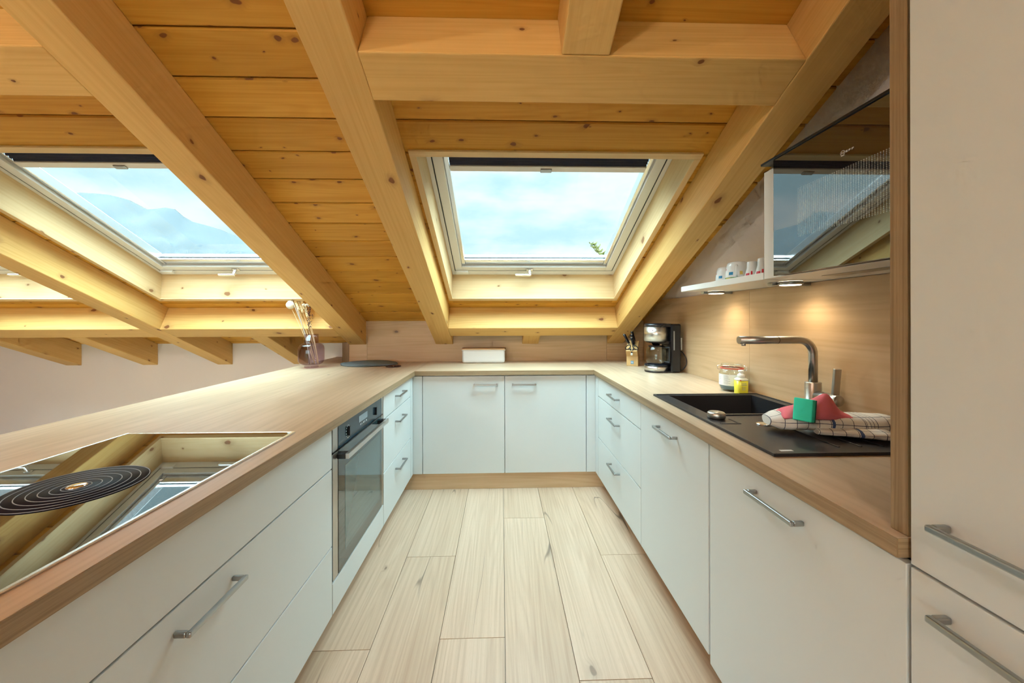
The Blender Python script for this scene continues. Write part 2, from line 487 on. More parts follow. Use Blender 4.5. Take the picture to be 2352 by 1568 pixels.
def boards():
    mb = MB('x')
    pitch = 0.1455 / CA
    s = 1.227 / CA
    k = math.floor((S_RIDGE - s) / pitch)
    s += k * pitch
    c = 0.005
    while s < S_KNEE + 0.02:
        a, b = s + 0.0022, s + pitch - 0.0022
        b = min(b, S_KNEE + 0.05)
        segs = [(X_L, X_R + 0.05)]
        parts = []
        if b > OPEN_S0 - 0.012 and a < OPEN_S1 + 0.0:
            xs = X_L
            for (o0, o1) in sorted(OPENS):
                parts.append((xs, o0 - .006, a, b)); xs = o1 + .006
                if a < OPEN_S0 - 0.012: parts.append((o0 - .006, o1 + .006, a, OPEN_S0 - 0.012))
                if b > OPEN_S1: parts.append((o0 - .006, o1 + .006, OPEN_S1 + .008, b))
            parts.append((xs, X_R + 0.05, a, b))
        else:
            parts.append((X_L, X_R + 0.05, a, b))
        for (p0, p1, q0, q1) in parts:
            if q1 - q0 < 0.004: continue
            mb._off()
            cc = min(c, (q1 - q0) * 0.3)
            prof = [(q0, cc), (q0 + cc, 0), (q1 - cc, 0), (q1, cc), (q1, 0.02), (q0, 0.02)]
            A = [rp(p0, q, h) for q, h in prof]; B = [rp(p1, q, h) for q, h in prof]
            base = len(mb.v); mb.v += A + B; n = len(prof)
            for i in range(n):
                j = (i + 1) % n
                mb._fc([base + i, base + n + i, base + n + j, base + j])
            mb._fc([base + i for i in range(n)]); mb._fc([base + n + i for i in range(n)][::-1])
        s += pitch
    return tag(mb.build('ceiling', 'pine_board'), 'sloping ceiling of knotty pine boards above the beams', 'ceiling', kind='structure')
boards()

# roof build-up over the boards, with the same openings, and the far slope behind the ridge
mb = MB('x')
xs = X_L - 0.2
for (o0, o1) in sorted(OPENS):
    mb.box(xs, o0 - 0.022, S_RIDGE, S_KNEE + 0.25, 0.0205, 0.24, RF)
    mb.box(o0 - 0.022, o1 + 0.022, S_RIDGE, OPEN_S0 - 0.16, 0.0205, 0.24, RF)
    mb.box(o0 - 0.022, o1 + 0.022, OPEN_S1 + 0.022, S_KNEE + 0.25, 0.0205, 0.24, RF)
    xs = o1 + 0.022
mb.box(xs, X_R + 0.25, S_RIDGE, S_KNEE + 0.25, 0.0205, 0.24, RF)
tag(mb.build('roof', 'roof_deck'), 'roof build-up over the pine boards', 'roof', kind='structure')
zr = Z0C - TAN * Y_RIDGE
RF2 = (Vector((0, Y_RIDGE, zr)), EX, Vector((0, -CA, -SA)), Vector((0, -SA, CA)))
mb = MB('x')
L2 = (Y_RIDGE - Y_NEAR) / CA
k = 0.0
while k < L2 + 0.2:
    mb.box(X_L, X_R + 0.05, k + 0.0012, k + 0.159, 0, 0.02, RF2); k += 0.1605
tag(mb.build('ceiling_rear', 'pine_board'), 'pine board ceiling on the slope behind the ridge', 'ceiling', kind='structure')
mb = MB('x'); mb.box(X_L - 0.2, X_R + 0.25, -0.02, L2 + 0.4, 0.0205, 0.24, RF2)
tag(mb.build('roof_rear', 'roof_deck'), 'roof build-up behind the ridge', 'roof', kind='structure')

# ------------------------------------------------------------------ walls and floor
z_k = Z0C - TAN * Y_KNEE
mb = MB('y')
gab = [(Y_NEAR - 0.2, 0), (Y_KNEE + 0.2, 0), (Y_KNEE + 0.2, z_k - 0.09 + 0.02), (Y_RIDGE, zr + 0.02), (Y_NEAR - 0.2, Z0C - TAN * Y_RIDGE - TAN * (Y_RIDGE - Y_NEAR + 0.2) + 0.02)]
mb.prism(gab, 'x', X_R, X_R + 0.25)
tag(mb.build('wall_right', 'plaster'), 'white plastered gable wall behind the hood and shelf', 'wall', kind='structure')
mb = MB('y'); mb.prism(gab, 'x', X_L - 0.25, X_L)
tag(mb.build('wall_left', 'plaster'), 'white gable wall at the far end of the living area', 'wall', kind='structure')
tag(bx(X_L, X_R, Y_KNEE, Y_KNEE + 0.2, 0, z_k + 0.0).build('wall_far', 'plaster'), 'low white knee wall under the roof slope', 'wall', kind='structure')
z_n = zr - TAN * (Y_RIDGE - Y_NEAR)
mb = MB('x')
GX0, GX1, GZ = -4.6, 0.4, 2.05
mb.box(X_L, GX0, Y_NEAR - 0.2, Y_NEAR, 0, z_n + 0.02); mb.box(GX1, X_R, Y_NEAR - 0.2, Y_NEAR, 0, z_n + 0.02)
if z_n > GZ: mb.box(GX0, GX1, Y_NEAR - 0.2, Y_NEAR, GZ, z_n + 0.02)
tag(mb.build('wall_near', 'plaster'), 'white wall behind the living area with an opening added for fill daylight', 'wall', kind='structure')
gd = thing('window_4', 'unseen wide glazing added behind the living area for fill daylight', 'window', ((GX0 + GX1) / 2, Y_NEAR, 0), kind='structure')  # unseen glazing, added so sky light enters from behind the camera
mb = MB('x')
for i in range(5):
    x = GX0 + (GX1 - GX0) * i / 4
    mb.box(max(x - 0.04, GX0), min(x + 0.04, GX1), Y_NEAR - 0.12, Y_NEAR - 0.05, 0, min(GZ, z_n))
mb.box(GX0, GX1, Y_NEAR - 0.12, Y_NEAR - 0.05, 0, 0.08); mb.box(GX0, GX1, Y_NEAR - 0.12, Y_NEAR - 0.05, min(GZ, z_n) - 0.08, min(GZ, z_n))
mb.build('window_frame', 'frame_white', gd)
bx(GX0, GX1, Y_NEAR - 0.09, Y_NEAR - 0.08, 0.08, min(GZ, z_n) - 0.08).build('pane', 'window_glass', gd)

def floor():
    mb = MB('y')
    PW = 0.2521
    x0 = 0.0108
    joints = {-2: 1.948, -1: 1.445, 0: 2.307, 1: 1.264, 2: 1.932}
    i = math.floor((X_L - x0) / PW)
    PLK = 1.8
    while x0 + i * PW < X_R:
        a, b = x0 + i * PW, x0 + (i + 1) * PW
        a2, b2 = max(a, X_L), min(b, X_R)
        j = joints.get(i, (i * 0.731) % PLK)
        j = j - PLK * math.ceil((j - Y_NEAR) / PLK)
        while j < Y_KNEE:
            q0, q1 = max(j, Y_NEAR), min(j + PLK, Y_KNEE)
            if q1 > q0 + 0.01:
                mb.box(a2 + 0.0009, b2 - 0.0009, q0 + 0.0009, q1 - 0.0009, -0.012, 0.0)
            j += PLK
        i += 1
    o = mb.build('floor', 'oak_floor', bevel=0.0008, seg=1)
    tag(o, 'pale oak plank floor between the kitchen units', 'floor', kind='structure')
    tag(bx(X_L - 0.2, X_R + 0.2, Y_NEAR - 0.2, Y_KNEE + 0.2, -0.2, -0.0121).build('floor_base', 'screed'), 'screed under the planks', 'floor', kind='structure')
floor()

# ------------------------------------------------------------------ roof beams
def beam_poly(y0, y1, plumb0=True):
    """outline in (y, z) of a beam lying under the boards from y0 to y1, ends cut plumb"""
    top = lambda y: Z0C - TAN * y - 0.0005
    bot = lambda y: Z0R - TAN * y
    return [(y0, bot(y0)), (y1, bot(y1)), (y1, top(y1)), (y0, top(y0))]
def beam(x0, x1, y0, y1, label, group):
    mb = MB(DS); mb.prism(beam_poly(y0, y1), 'x', x0, x1)
    return tag(mb.build('roof_beam', 'pine_beam', bevel=0.004), label, 'beam', group, 'structure')
G1, G2, G3 = 'rafters running down the slope', 'cross beams trimming the skylights', 'short rafters between cross beam and wall'
beam(-1.318, -1.172, Y_RIDGE + .01, Y_SPL, 'pine rafter crossing above the peninsula, left of the boarded bay', G1)
beam(-0.572, -0.421, Y_RIDGE + .01, Y_SPL, 'pine rafter along the left side of the kitchen skylight', G1)
beam(0.932, 1.075, Y_RIDGE + .01, Y_SPL, 'pine rafter along the right side of the kitchen skylight, in front of the hood', G1)
beam(-2.785, -2.641, Y_RIDGE + .01, Y_KNEE, 'pine rafter between the two skylights of the living area', G1)
beam(-4.225, -4.080, Y_RIDGE + .01, Y_KNEE, 'pine rafter at the far left beyond the last skylight', G1)
# cross beams: square to the slope, flush with the rafters' underside
HB = -0.188
def cross(x0, x1, s0, s1, label):
    mb = MB('x'); mb.box(x0, x1, s0, s1, HB, -0.0005, RF)
    return tag(mb.build('cross_beam', 'pine_beam', bevel=0.004), label, 'beam', G2, 'structure')
S_UP0, S_UP1 = 1.188 / CA, 1.188 / CA + 0.152
S_LO0, S_LO1 = 3.036 / CA, 3.036 / CA + 0.160
cross(-0.421, 0.932, S_UP0, S_UP1, 'wide pine cross beam above the kitchen skylight')
cross(-2.641, -1.318, S_UP0, S_UP1, 'pine cross beam above the skylight left of the kitchen')
cross(-4.080, -2.785, S_UP0, S_UP1, 'pine cross beam above the far left skylight')
cross(-0.421, 0.932, S_LO0, S_LO1, 'pine cross beam below the kitchen skylight, above the white box')
cross(-2.641, -1.318, S_LO0, S_LO1, 'pine cross beam below the middle skylight, behind the vase')
cross(-4.080, -2.785, S_LO0, S_LO1, 'pine cross beam below the far left skylight')
ylo = S_LO1 * CA - 0.03
def jack(x0, x1, label, up=False, yend=None):
    if up:
        # square end against the upper cross beam
        mb = MB(DS)
        mb.box(x0, x1, S_RIDGE + .02, S_UP0 - 0.001, HB, -0.0005, RF)
    else:
        mb = MB(DS)
        y1 = yend
        ya = S_LO1 * CA + HB * SA + 0.0015   # bottom corner of the cross beam's back
        yb = S_LO1 * CA + 0.0015
        poly = [(ya, Z0R - TAN * ya), (y1, Z0R - TAN * y1), (y1, Z0C - TAN * y1 - .0005), (yb, Z0C - TAN * yb - .0005)]
        mb.prism(poly, 'x', x0, x1)
    return tag(mb.build('jack_rafter', 'pine_beam', bevel=0.004), label, 'beam', G3, 'structure')
jack(0.182, 0.325, 'short pine rafter stub between cross beam and wood splashback', False, Y_SPL)
jack(-2.050, -1.910, 'short pine rafter running down to the white wall just left of the vase', False, Y_KNEE)
jack(-3.500, -3.358, 'short pine rafter at the white wall under the far left skylight', False, Y_KNEE)
jack(0.182, 0.327, 'pine rafter meeting the upper cross beam above the kitchen skylight', True)
jack(-2.050, -1.910, 'pine rafter meeting the cross beam above the middle skylight', True)
jack(-3.500, -3.358, 'pine rafter meeting the cross beam above the far left skylight', True)

# ------------------------------------------------------------------ skylights
def skylight(i, dx, label):
    ox0, ox1 = OPENS[i]
    c = rp((ox0 + ox1) / 2, (OPEN_S0 + OPEN_S1) / 2, 0.1)
    t = thing('window_%d' % (i + 1), label, 'window', c, 'roof windows', 'structure')
    HF = 0.165
    sb1 = 3.119        # lower edge of frame
    st1 = OPEN_S0 - 0.10
    fx0, fx1 = ox0 + 0.001, ox1 - 0.019 + 0.018
    # lining boards
    mb = MB(DS)
    for xa, xb in ((ox0 - 0.02, ox0), (ox1, ox1 + 0.02)):
        mb._off()
        q = [rp(xa, OPEN_S0 - .01, -0.002), rp(xb, OPEN_S0 - .01, -0.002), rp(xb, OPEN_S1, -0.002), rp(xa, OPEN_S1, -0.002)]
        r = [rp(xa, st1 - .02, HF + .05), rp(xb, st1 - .02, HF + .05), rp(xb, sb1 + .0, HF + .05), rp(xa, sb1 + .0, HF + .05)]
        b = len(mb.v); mb.v += q + r
        for f in ((0, 3, 2, 1), (4, 5, 6, 7), (0, 1, 5, 4), (1, 2, 6, 5), (2, 3, 7, 6), (3, 0, 4, 7)):
            mb._fc([b + k for k in f])
    mb.build('side_lining', 'pine_lining', t)
    mb = MB('x')
    for (sA, sB, th) in ((OPEN_S1, sb1, 0.02), (OPEN_S0, st1, -0.02)):
        mb._off()
        q = [rp(ox0, sA, 0.0), rp(ox1, sA, 0.0), rp(ox1, sA + th, 0.0), rp(ox0, sA + th, 0.0)]
        r = [rp(ox0, sB - (0.018 if th > 0 else -.018), HF + .05), rp(ox1, sB - (0.018 if th > 0 else -.018), HF + .05), rp(ox1, sB + th, HF + .05), rp(ox0, sB + th, HF + .05)]
        b = len(mb.v); mb.v += q + r
        for f in ((0, 3, 2, 1), (4, 5, 6, 7), (0, 1, 5, 4), (1, 2, 6, 5), (2, 3, 7, 6), (3, 0, 4, 7)):
            mb._fc([b + k for k in f])
    mb.build('end_lining', 'pine_lining', t)
    # flat trim round the opening
    mb = MB('x')
    tw = 0.030
    mb.box(ox0 - tw, ox1 + tw, OPEN_S0 - tw, OPEN_S0, -0.012, 0.0, RF)
    mb.g = DS
    mb.box(ox0 - tw, ox0, OPEN_S0, OPEN_S1 - 0.0, -0.012, 0.0, RF); mb.box(ox1, ox1 + tw, OPEN_S0, OPEN_S1 - 0.0, -0.012, 0.0, RF)
    mb.g = EX
    mb.box(ox0 - tw, ox1 + tw, OPEN_S1, OPEN_S1 + 0.034, -0.012, 0.0, RF)
    mb.build('trim', 'pine_lining', t, bevel=0.0015)
    # fixed frame
    mb = MB('x')
    mb.box(ox0, ox0 + .023, st1, sb1, HF, HF + .09, RF); mb.box(ox1 - .023, ox1, st1, sb1, HF, HF + .09, RF)
    mb.box(ox0 + .023, ox1 - .023, sb1 - .052, sb1, HF, HF + .09, RF); mb.box(ox0 + .023, ox1 - .023, st1, st1 + .05, HF, HF + .09, RF)
    mb.build('frame', 'frame_white', t, bevel=0.002)
    mb = MB('x')
    g0, g1 = ox0 + .023, ox1 - .023
    mb.box(g0, g0 + .005, st1 + .05, sb1 - .052, HF + .004, HF + .09, RF); mb.box(g1 - .005, g1, st1 + .05, sb1 - .052, HF + .004, HF + .09, RF)
    mb.box(g0 + .005, g1 - .005, sb1 - .057, sb1 - .052, HF + .004, HF + .09, RF)
    mb.build('seal', 'seal_dark', t)
    # sash
    a0, a1 = g0 + .006, g1 - .006
    sA, sB = st1 + .05, sb1 - .057
    mb = MB('x')
    mb.box(a0, a0 + .052, sA, sB, HF + .002, HF + .09, RF); mb.box(a1 - .052, a1, sA, sB, HF + .002, HF + .09, RF)
    mb.box(a0 + .052, a1 - .052, sB - .045, sB, HF + .002, HF + .09, RF); mb.box(a0 + .052, a1 - .052, sA, sA + .05, HF + .002, HF + .09, RF)
    mb.build('sash', 'frame_white', t, bevel=0.002)
    mb = MB('x')     # pale aluminium glazing rails, set deeper than the sash face
    mb.box(a0 + .052, a0 + .078, sA + .05, sB - .045, HF + .020, HF + .075, RF); mb.box(a1 - .078, a1 - .052, sA + .05, sB - .045, HF + .020, HF + .075, RF)
    mb.box(a0 + .078, a1 - .078, sB - .105, sB - .045, HF + .026, HF + .075, RF)
    mb.build('glazing_bead', 'aluminium_light', t, bevel=0.003)
    mb = MB('x'); mb.box(a0 + .06, a1 - .06, sA + .03, sB - .10, HF + .050, HF + .056, RF)
    mb.build('pane', 'window_glass', t)
    mb = MB('x')
    mb.box(a0 + .0785, a1 - .0785, sB - .110, sB - .1055, HF + .042, HF + .049, RF)
    mb.build('gasket', 'seal_dark', t)
    # pleated blind pulled up to the head
    s_bl = (1.949 - (HF + .01) * SA) / CA
    mb = MB('x'); mb._off()
    npl = 26; top = sA + .05; rows = []
    for k in range(npl + 1):
        s = top + (s_bl - top) * k / npl
        h = HF + .018 + (0.008 if k % 2 else 0.0)
        rows.append([rp(a0 + .080, s, h), rp(a1 - .080, s, h)])
    mb.grid(rows, smooth=False)
    bl = mb.build('blind', 'blind_navy', t, solid=0.001)
    mb = MB('x'); mb.box(a0 + .080, a1 - .080, s_bl, s_bl + .034, HF + .010, HF + .028, RF)
    mb.build('pull_bar', 'frame_white', bl, bevel=0.002)
    xc = (ox0 + ox1) / 2 - 0.012
    mb = MB('x'); mb.box(xc - .030, xc + .030, s_bl + .012, s_bl + .036, HF + .004, HF + .030, RF)
    mb.build('grip', 'nickel', bl, bevel=0.003)
    # handle on the lower sash rail
    hx = (ox0 + ox1) / 2 - 0.035; hs = sB - .016
    mb = MB('x')
    mb.box(hx - .026, hx + .026, hs - .012, hs + .012, HF - .006, HF + .002, RF)
    mb.box(hx - .009, hx + .009, hs - .009, hs + .009, HF - .042, HF - .006, RF)
    mb.box(hx - .110, hx + .009, hs - .010, hs + .008, HF - .056, HF - .042, RF)
    mb.build('handle', 'aluminium_light', t, bevel=0.004)
    mb = MB('x'); mb.box(ox0 + .035, ox0 + .125, sb1 - .062, sb1 - .030, HF - .016, HF + .002, RF)
    mb.build('vent_flap', 'frame_white', t, bevel=0.003)
skylight(0, WIN_DX[0], 'roof window over the kitchen, cloudy sky and a treetop in its pane')
skylight(1, WIN_DX[1], 'roof window left of the big rafter, a mountain in its pane')
skylight(2, WIN_DX[2], 'roof window at the far left edge, only its bright lower lining showing')

# ------------------------------------------------------------------ wood splashbacks
z_sp = Z0C - TAN * Y_SPL
t = thing('splashback', 'oak splashback behind the back worktop, low under the roof slope', 'splashback', (0, Y_SPL, 0.862))
ZW = 0.862
mb = MB('x')
mb.box(-1.165, 0.93, Y_SPL + .001, Y_SPL + .019, ZW, z_sp - .003)
mb.build('panel', 'oak_panel', t)
mb = MB('x'); mb.box(-1.320, -1.167, Y_SPL + .001, Y_SPL + .019, ZW, z_sp - .003); mb.build('panel', 'oak_panel', t)
mb = MB('x'); mb.box(0.932, X_R - .013, Y_SPL + .001, Y_SPL + .019, ZW, z_sp - .003); mb.build('panel', 'oak_panel', t)
mb = MB('z'); mb.box(-1.378, -1.322, Y_SPL + .001, Y_SPL + .045, ZW, 1.030); mb.build('end_post', 'oak_edge', t)
mb = MB('y'); mb.box(-1.378, -1.36, Y_SPL + .045, Y_KNEE - .002, ZW, 1.0); mb.build('return_panel', 'oak_panel', t)
t = thing('splashback', 'tall oak splashback on the right wall behind sink and coffee maker', 'splashback', (X_R, 2.0, 0.862))
YJ = 1.86
def rs(y0, y1):
    mb = MB('y'); ztop = 1.378
    ye = (Z0C - .004 - ztop) / TAN
    poly = [(y0, ZW), (y1, ZW)]
    if y1 > ye: poly += [(y1, Z0C - .004 - TAN * y1), (ye, ztop), (y0, ztop)]
    else: poly += [(y1, ztop), (y0, ztop)]
    mb.prism(poly, 'x', X_R - .011, X_R - .001)
    mb.build('panel', 'oak_panel', t)
rs(0.645, YJ - .0008); rs(YJ + .0008, Y_SPL)

# ------------------------------------------------------------------ base units
XL, XR, YB = -0.638, 0.683, 2.700
Z_B, Z_T = 0.118, 0.820
def handle_bar(parent, axis, a0, a1, face, z, outd, mat='nickel'):
    """slim bar handle; runs along axis 'x' or 'y' from a0 to a1 on the plane 'face', standing off outd (signed)"""
    mb = MB(axis)
    th = 0.0055
    def b(p0, p1, q0, q1):
        q0, q1 = min(q0, q1), max(q0, q1)
        if axis == 'y': mb.box(q0, q1, p0, p1, z - th, z + th)
        else: mb.box(p0, p1, q0, q1, z - th, z + th)
    sg = 1 if outd > 0 else -1
    b(a0, a1, face + outd - sg * 0.010, face + outd)
    b(a0, a0 + .010, face, face + outd - sg * .010)
    b(a1 - .010, a1, face, face + outd - sg * .010)
    return mb.build('handle', mat, parent, bevel=0.0025)
FT = 0.019
GAP = 0.0016
# --- left: wide hob drawer unit
LY0, LY1 = 0.222, 1.4205
def front_y(parent, name, xf, sg, y0, y1, z0, z1):
    a, b = (xf - FT, xf) if sg > 0 else (xf, xf + FT)
    mb = MB('z'); mb.box(a, b, y0 + GAP, y1 - GAP, z0 + GAP, z1 - GAP)
    return mb.build(name, 'white_laminate', parent, bevel=0.0012)
def carcass(parent, x0, x1, y0, y1, mat='white_laminate', z0=Z_B, z1=Z_T + .003):
    mb = MB('z'); mb.box(x0, x1, y0, y1, z0, z1)
    return mb.build('carcass', mat, parent)
t = thing('base_cabinet', 'wide white drawer unit under the hob on the left', 'cabinet', (-0.95, 0.82, Z_B))
carcass(t, -1.24, XL - FT - .002, LY0, LY1 - .001)
front_y(t, 'drawer_front', XL, 1, LY0, LY1, 0.672, Z_T)
d = front_y(t, 'drawer_front', XL, 1, LY0, LY1, 0.381, 0.670); handle_bar(d, 'y', 0.740, 0.908, XL, 0.621, 0.034)
d = front_y(t, 'drawer_front', XL, 1, LY0, LY1, Z_B, 0.379); handle_bar(d, 'y', 0.740, 0.908, XL, 0.333, 0.034)
# --- left: oven housing
OY0, OY1 = 1.4225, 2.0285
t = thing('oven_cabinet', 'white oven housing with a plain panel under the built-in oven', 'cabinet', (-0.95, 1.72, Z_B))
mb = MB('z'); mb.box(-1.24, XL - .025, OY0, OY0 + .018, Z_B, Z_T + .003); mb.box(-1.24, XL - .025, OY1 - .018, OY1, Z_B, Z_T + .003); mb.box(-1.24, XL - .025, OY0 + .018, OY1 - .018, Z_B, Z_B + .08)
mb.build('carcass', 'white_laminate', t)
front_y(t, 'panel', XL, 1, OY0, OY1, Z_B, 0.236)
# --- built-in oven
t = thing('oven', 'built-in oven with steel side strips and dark glass door', 'oven', (-0.9, 1.725, 0.24))
oy0, oy1 = 1.430, 2.024
bx(-1.20, XL - .022, oy0 + .02, oy1 - .02, 0.243, 0.815).build('body', 'black_matte', t)
xo = XL + .001
mb = MB('z'); mb.box(xo - .020, xo - .002, oy0, oy1, 0.728, 0.818); cp = mb.build('control_panel', 'steel_brushed', t, bevel=.0008)
bx(xo - .019, xo, oy0 + .045, oy1 - .026, 0.7285, 0.8185).build('fascia', 'oven_panel', cp)
bx(xo, xo + .0008, 1.684, 1.788, 0.771, 0.800).build('display', 'oven_display', cp)
mb = MB('z')
for k in range(5): mb.box(xo, xo + .0008, 1.700 + k * .018, 1.700 + k * .018 + (.007 if k % 2 == 0 else .002), 0.756, 0.763)
mb.build('touch_symbols', 'print_white', cp)
for yk in (1.566, 1.897):
    mb = MB('z'); mb.box(xo - .001, xo + .010, yk - .005, yk + .005, 0.752, 0.790); kb = mb.build('knob', 'black_plastic', cp, bevel=.0015)
mb = MB('z')
for k in range(14):
    a = 2 * math.pi * k / 14
    mb.box(xo, xo + .0007, 1.566 + .019 * math.sin(a) - .0016, 1.566 + .019 * math.sin(a) + .0016, 0.769 + .026 * math.cos(a) - .0018, 0.769 + .026 * math.cos(a) + .0018)
mb.build('dial_marks', 'print_white', cp)
mb = MB('z'); mb.box(xo - .020, xo - .002, oy0, oy1, 0.241, 0.720); dr = mb.build('door', 'steel_brushed', t, bevel=.0008)
bx(xo - .019, xo, oy0 + .045, oy1 - .026, 0.2415, 0.7195).build('door_glass', 'oven_glass', dr)
mb = MB('z'); mb.box(xo, xo + .0006, 1.535, 1.965, 0.300, 0.640); mb.build('viewing_window', 'oven_window', dr)
mb = MB('y'); mb.box(xo + .032, xo + .046, oy0 + .030, oy1 - .052, 0.693, 0.714); hb = mb.build('handle', 'steel', dr, bevel=.002)
for ya in (oy0 + .030, oy1 - .088):
    mb = MB('y'); mb.box(xo, xo + .032, ya, ya + .036, 0.693, 0.713); mb.build('handle_mount', 'black_plastic', dr, bevel=.002)
# --- left: narrow drawer unit
DY0, DY1 = 2.0305, 2.628
t = thing('base_cabinet', 'white three-drawer unit beside the oven, near the left corner', 'cabinet', (-0.95, 2.33, Z_B))
carcass(t, -1.24, XL - FT - .002, DY0, DY1)
for (z0, z1, hz) in ((0.690, Z_T, 0.772), (0.401, 0.688, 0.620), (Z_B, 0.399, 0.336)):
    d = front_y(t, 'drawer_front', XL, 1, DY0, DY1, z0, z1); handle_bar(d, 'y', 2.252, 2.420, XL, hz, 0.034)
mb = MB('z'); mb.box(XL - FT, XL, DY1 + .001, YB - .0005, Z_B, Z_T); mb.build('filler_strip', 'white_laminate', t)
# --- back: double door corner cabinet
t = thing('base_cabinet', 'white double-door base cabinet under the white box at the back', 'cabinet', (0.02, 2.98, Z_B))
carcass(t, -1.22, 1.25, YB + FT + .002, Y_SPL - .01)
DXS = (-0.5685, 0.0225, 0.6170)
for a, b, h0, h1 in ((DXS[0], DXS[1], -0.201, -0.028), (DXS[1], DXS[2], 0.076, 0.250)):
    mb = MB('z'); mb.box(a + .002, b - .002, YB, YB + FT, Z_B, Z_T); d = mb.build('door', 'white_laminate', t, bevel=.0012)
    handle_bar(d, 'x', h0, h1, YB, 0.760, -0.034)
mb = MB('z'); mb.box(XL + .0005, DXS[0] - .002, YB, YB + FT, Z_B, Z_T); mb.build('filler_strip', 'white_laminate', t)
mb = MB('z'); mb.box(DXS[2] + .002, XR - .0005, YB, YB + FT, Z_B, Z_T); mb.build('filler_strip', 'white_laminate', t)
# --- right: drawer unit, sink cabinet, dishwasher front, tall unit
RY = (0.609, 1.2085, 1.812, 2.616)
t = thing('base_cabinet', 'white three-drawer unit below the coffee maker', 'cabinet', (0.97, 2.2, Z_B))
carcass(t, XR + FT + .002, 1.25, RY[2] + .001, RY[3])
for (z0, z1, hz) in ((0.687, Z_T, 0.761), (0.397, 0.685, 0.612), (Z_B, 0.395, 0.330)):
    d = front_y(t, 'drawer_front', XR, -1, RY[2], RY[3], z0, z1); handle_bar(d, 'y', 2.137, 2.305, XR, hz, -0.034)
mb = MB('z'); mb.box(XR, XR + FT, RY[3] + .001, YB - .0005, Z_B, Z_T); mb.build('filler_strip', 'white_laminate', t)
t = thing('base_cabinet', 'white single-door cabinet below the sink bowl', 'cabinet', (0.97, 1.51, Z_B))
mb = MB('z'); mb.box(XR + FT + .002, 1.25, RY[1] + .001, RY[1] + .018, Z_B, Z_T); mb.box(XR + FT + .002, 1.25, RY[2] - .018, RY[2] - .001, Z_B, Z_T); mb.box(XR + FT + .002, 1.25, RY[1] + .018, RY[2] - .018, Z_B, Z_B + .018)
mb.build('carcass', 'white_laminate', t)
d = front_y(t, 'door', XR, -1, RY[1] + .006, RY[2], Z_B, Z_T); handle_bar(d, 'y', 1.430, 1.596, XR, 0.767, -0.034)
t = thing('dishwasher', 'dishwasher behind a full white front under the draining board', 'dishwasher', (0.97, 0.91, Z_B))
carcass(t, XR + FT + .002, 1.24, RY[0] + .001, RY[1] - .001, 'black_matte')
d = front_y(t, 'door', XR, -1, RY[0], RY[1] - .001, Z_B - .02, Z_T); handle_bar(d, 'y', 0.822, 0.987, XR, 0.768, -0.034)
TC0, TC1 = 0.005, 0.6055
t = thing('tall_cabinet', 'tall white larder unit at the right edge with two bar handles', 'cabinet', (0.97, 0.30, Z_B))
mb = MB('z'); mb.box(XR + FT + .002, 1.25, TC0, TC1, Z_B, 2.20); mb.build('carcass', 'white_laminate', t)
d = front_y(t, 'door', XR, -1, TC0, TC1, 0.8215, 2.20); handle_bar(d, 'y', 0.388, 0.556, XR, 0.911, -0.034)
d = front_y(t, 'door', XR, -1, TC0, TC1, Z_B, 0.8195); handle_bar(d, 'y', 0.388, 0.556, XR, 0.772, -0.034)
mb = MB('z'); mb.box(0.6895, 1.262, 0.6135, 0.6425, ZW + .0005, 2.20)
tag(mb.build('side_panel', 'oak_edge', origin=(0.97, 0.628, ZW), bevel=.001), 'tall oak end panel standing on the worktop beside the larder unit', 'panel')
# plinths
for nm, (x0, x1, y0, y1), lab in (
        ('plinth', (-0.708, 0.763, 2.715, 2.730), 'oak plinth board under the double-door cabinet at the back'),
        ('plinth', (-0.728, -0.711, 0.23, 2.730), 'oak plinth board under the oven and drawer units'),
        ('plinth', (0.766, 0.782, 0.01, 2.730), 'oak plinth board under the sink run')):
    mb = MB('x' if x1 - x0 > 0.5 else 'y'); mb.box(x0, x1, y0, y1, 0.0005, Z_B - .0005)
    tag(mb.build(nm, 'oak_panel', origin=((x0 + x1) / 2, (y0 + y1) / 2, 0)), lab, 'plinth')

# ------------------------------------------------------------------ worktop (U-shaped, three butted pieces)
wt = thing('worktop', 'U-shaped oak worktop carrying hob and sink', 'worktop', (0, 2.0, 0.828))
WZ0, WZ1 = 0.8285, ZW
XWL, XWR, YW, YE = -0.620, 0.669, 2.680, 0.612
BF = 0.0012
HX0, HX1, HY0, HY1 = -1.210, -0.684, 0.452, 1.240      # hob cut-out
mb = MB('y', (3.3, 8.1)); mb.rand = False
x0 = -1.628
for (a, b, c, d_) in ((x0, XWL, 0.20, HY0), (x0, HX0, HY0, HY1), (HX1, XWL, HY0, HY1), (x0, XWL, HY1, Y_SPL - .0005), (x0, -1.380, Y_SPL - .0005, Y_KNEE - .002)):
    mb.box(a, b, c, d_, WZ0, WZ1)
mb.build('peninsula_slab', 'oak_worktop', wt)
bx(XWL, XWL + .0012, 0.20, YW + .0, WZ0, WZ1 - .001, 'y').build('shaded_edge_band', 'oak_edge', wt)  # darker than the slab: front-edge shading and finer grain put into the colour
mb = MB('x', (13.3, 2.1)); mb.rand = False
mb.box(XWL + .0015, XWR - .0008, YW, Y_SPL - .0005, WZ0, WZ1); mb.build('back_slab', 'oak_worktop', wt)
bx(XWL + .0015, XWR - .0015, YW - .0012, YW, WZ0, WZ1 - .001, 'x').build('shaded_edge_band', 'oak_edge', wt)
SX0, SX1, SY0, SY1 = 0.745, 1.222, 0.995, 1.755         # sink cut-out
mb = MB('y', (21.7, 5.4)); mb.rand = False
xe = X_R - .0125
for (a, b, c, d_) in ((XWR, xe, YE, SY0), (XWR, SX0, SY0, SY1), (SX1, xe, SY0, SY1), (XWR, xe, SY1, Y_SPL - .0005)):
    mb.box(a, b, c, d_, WZ0, WZ1)
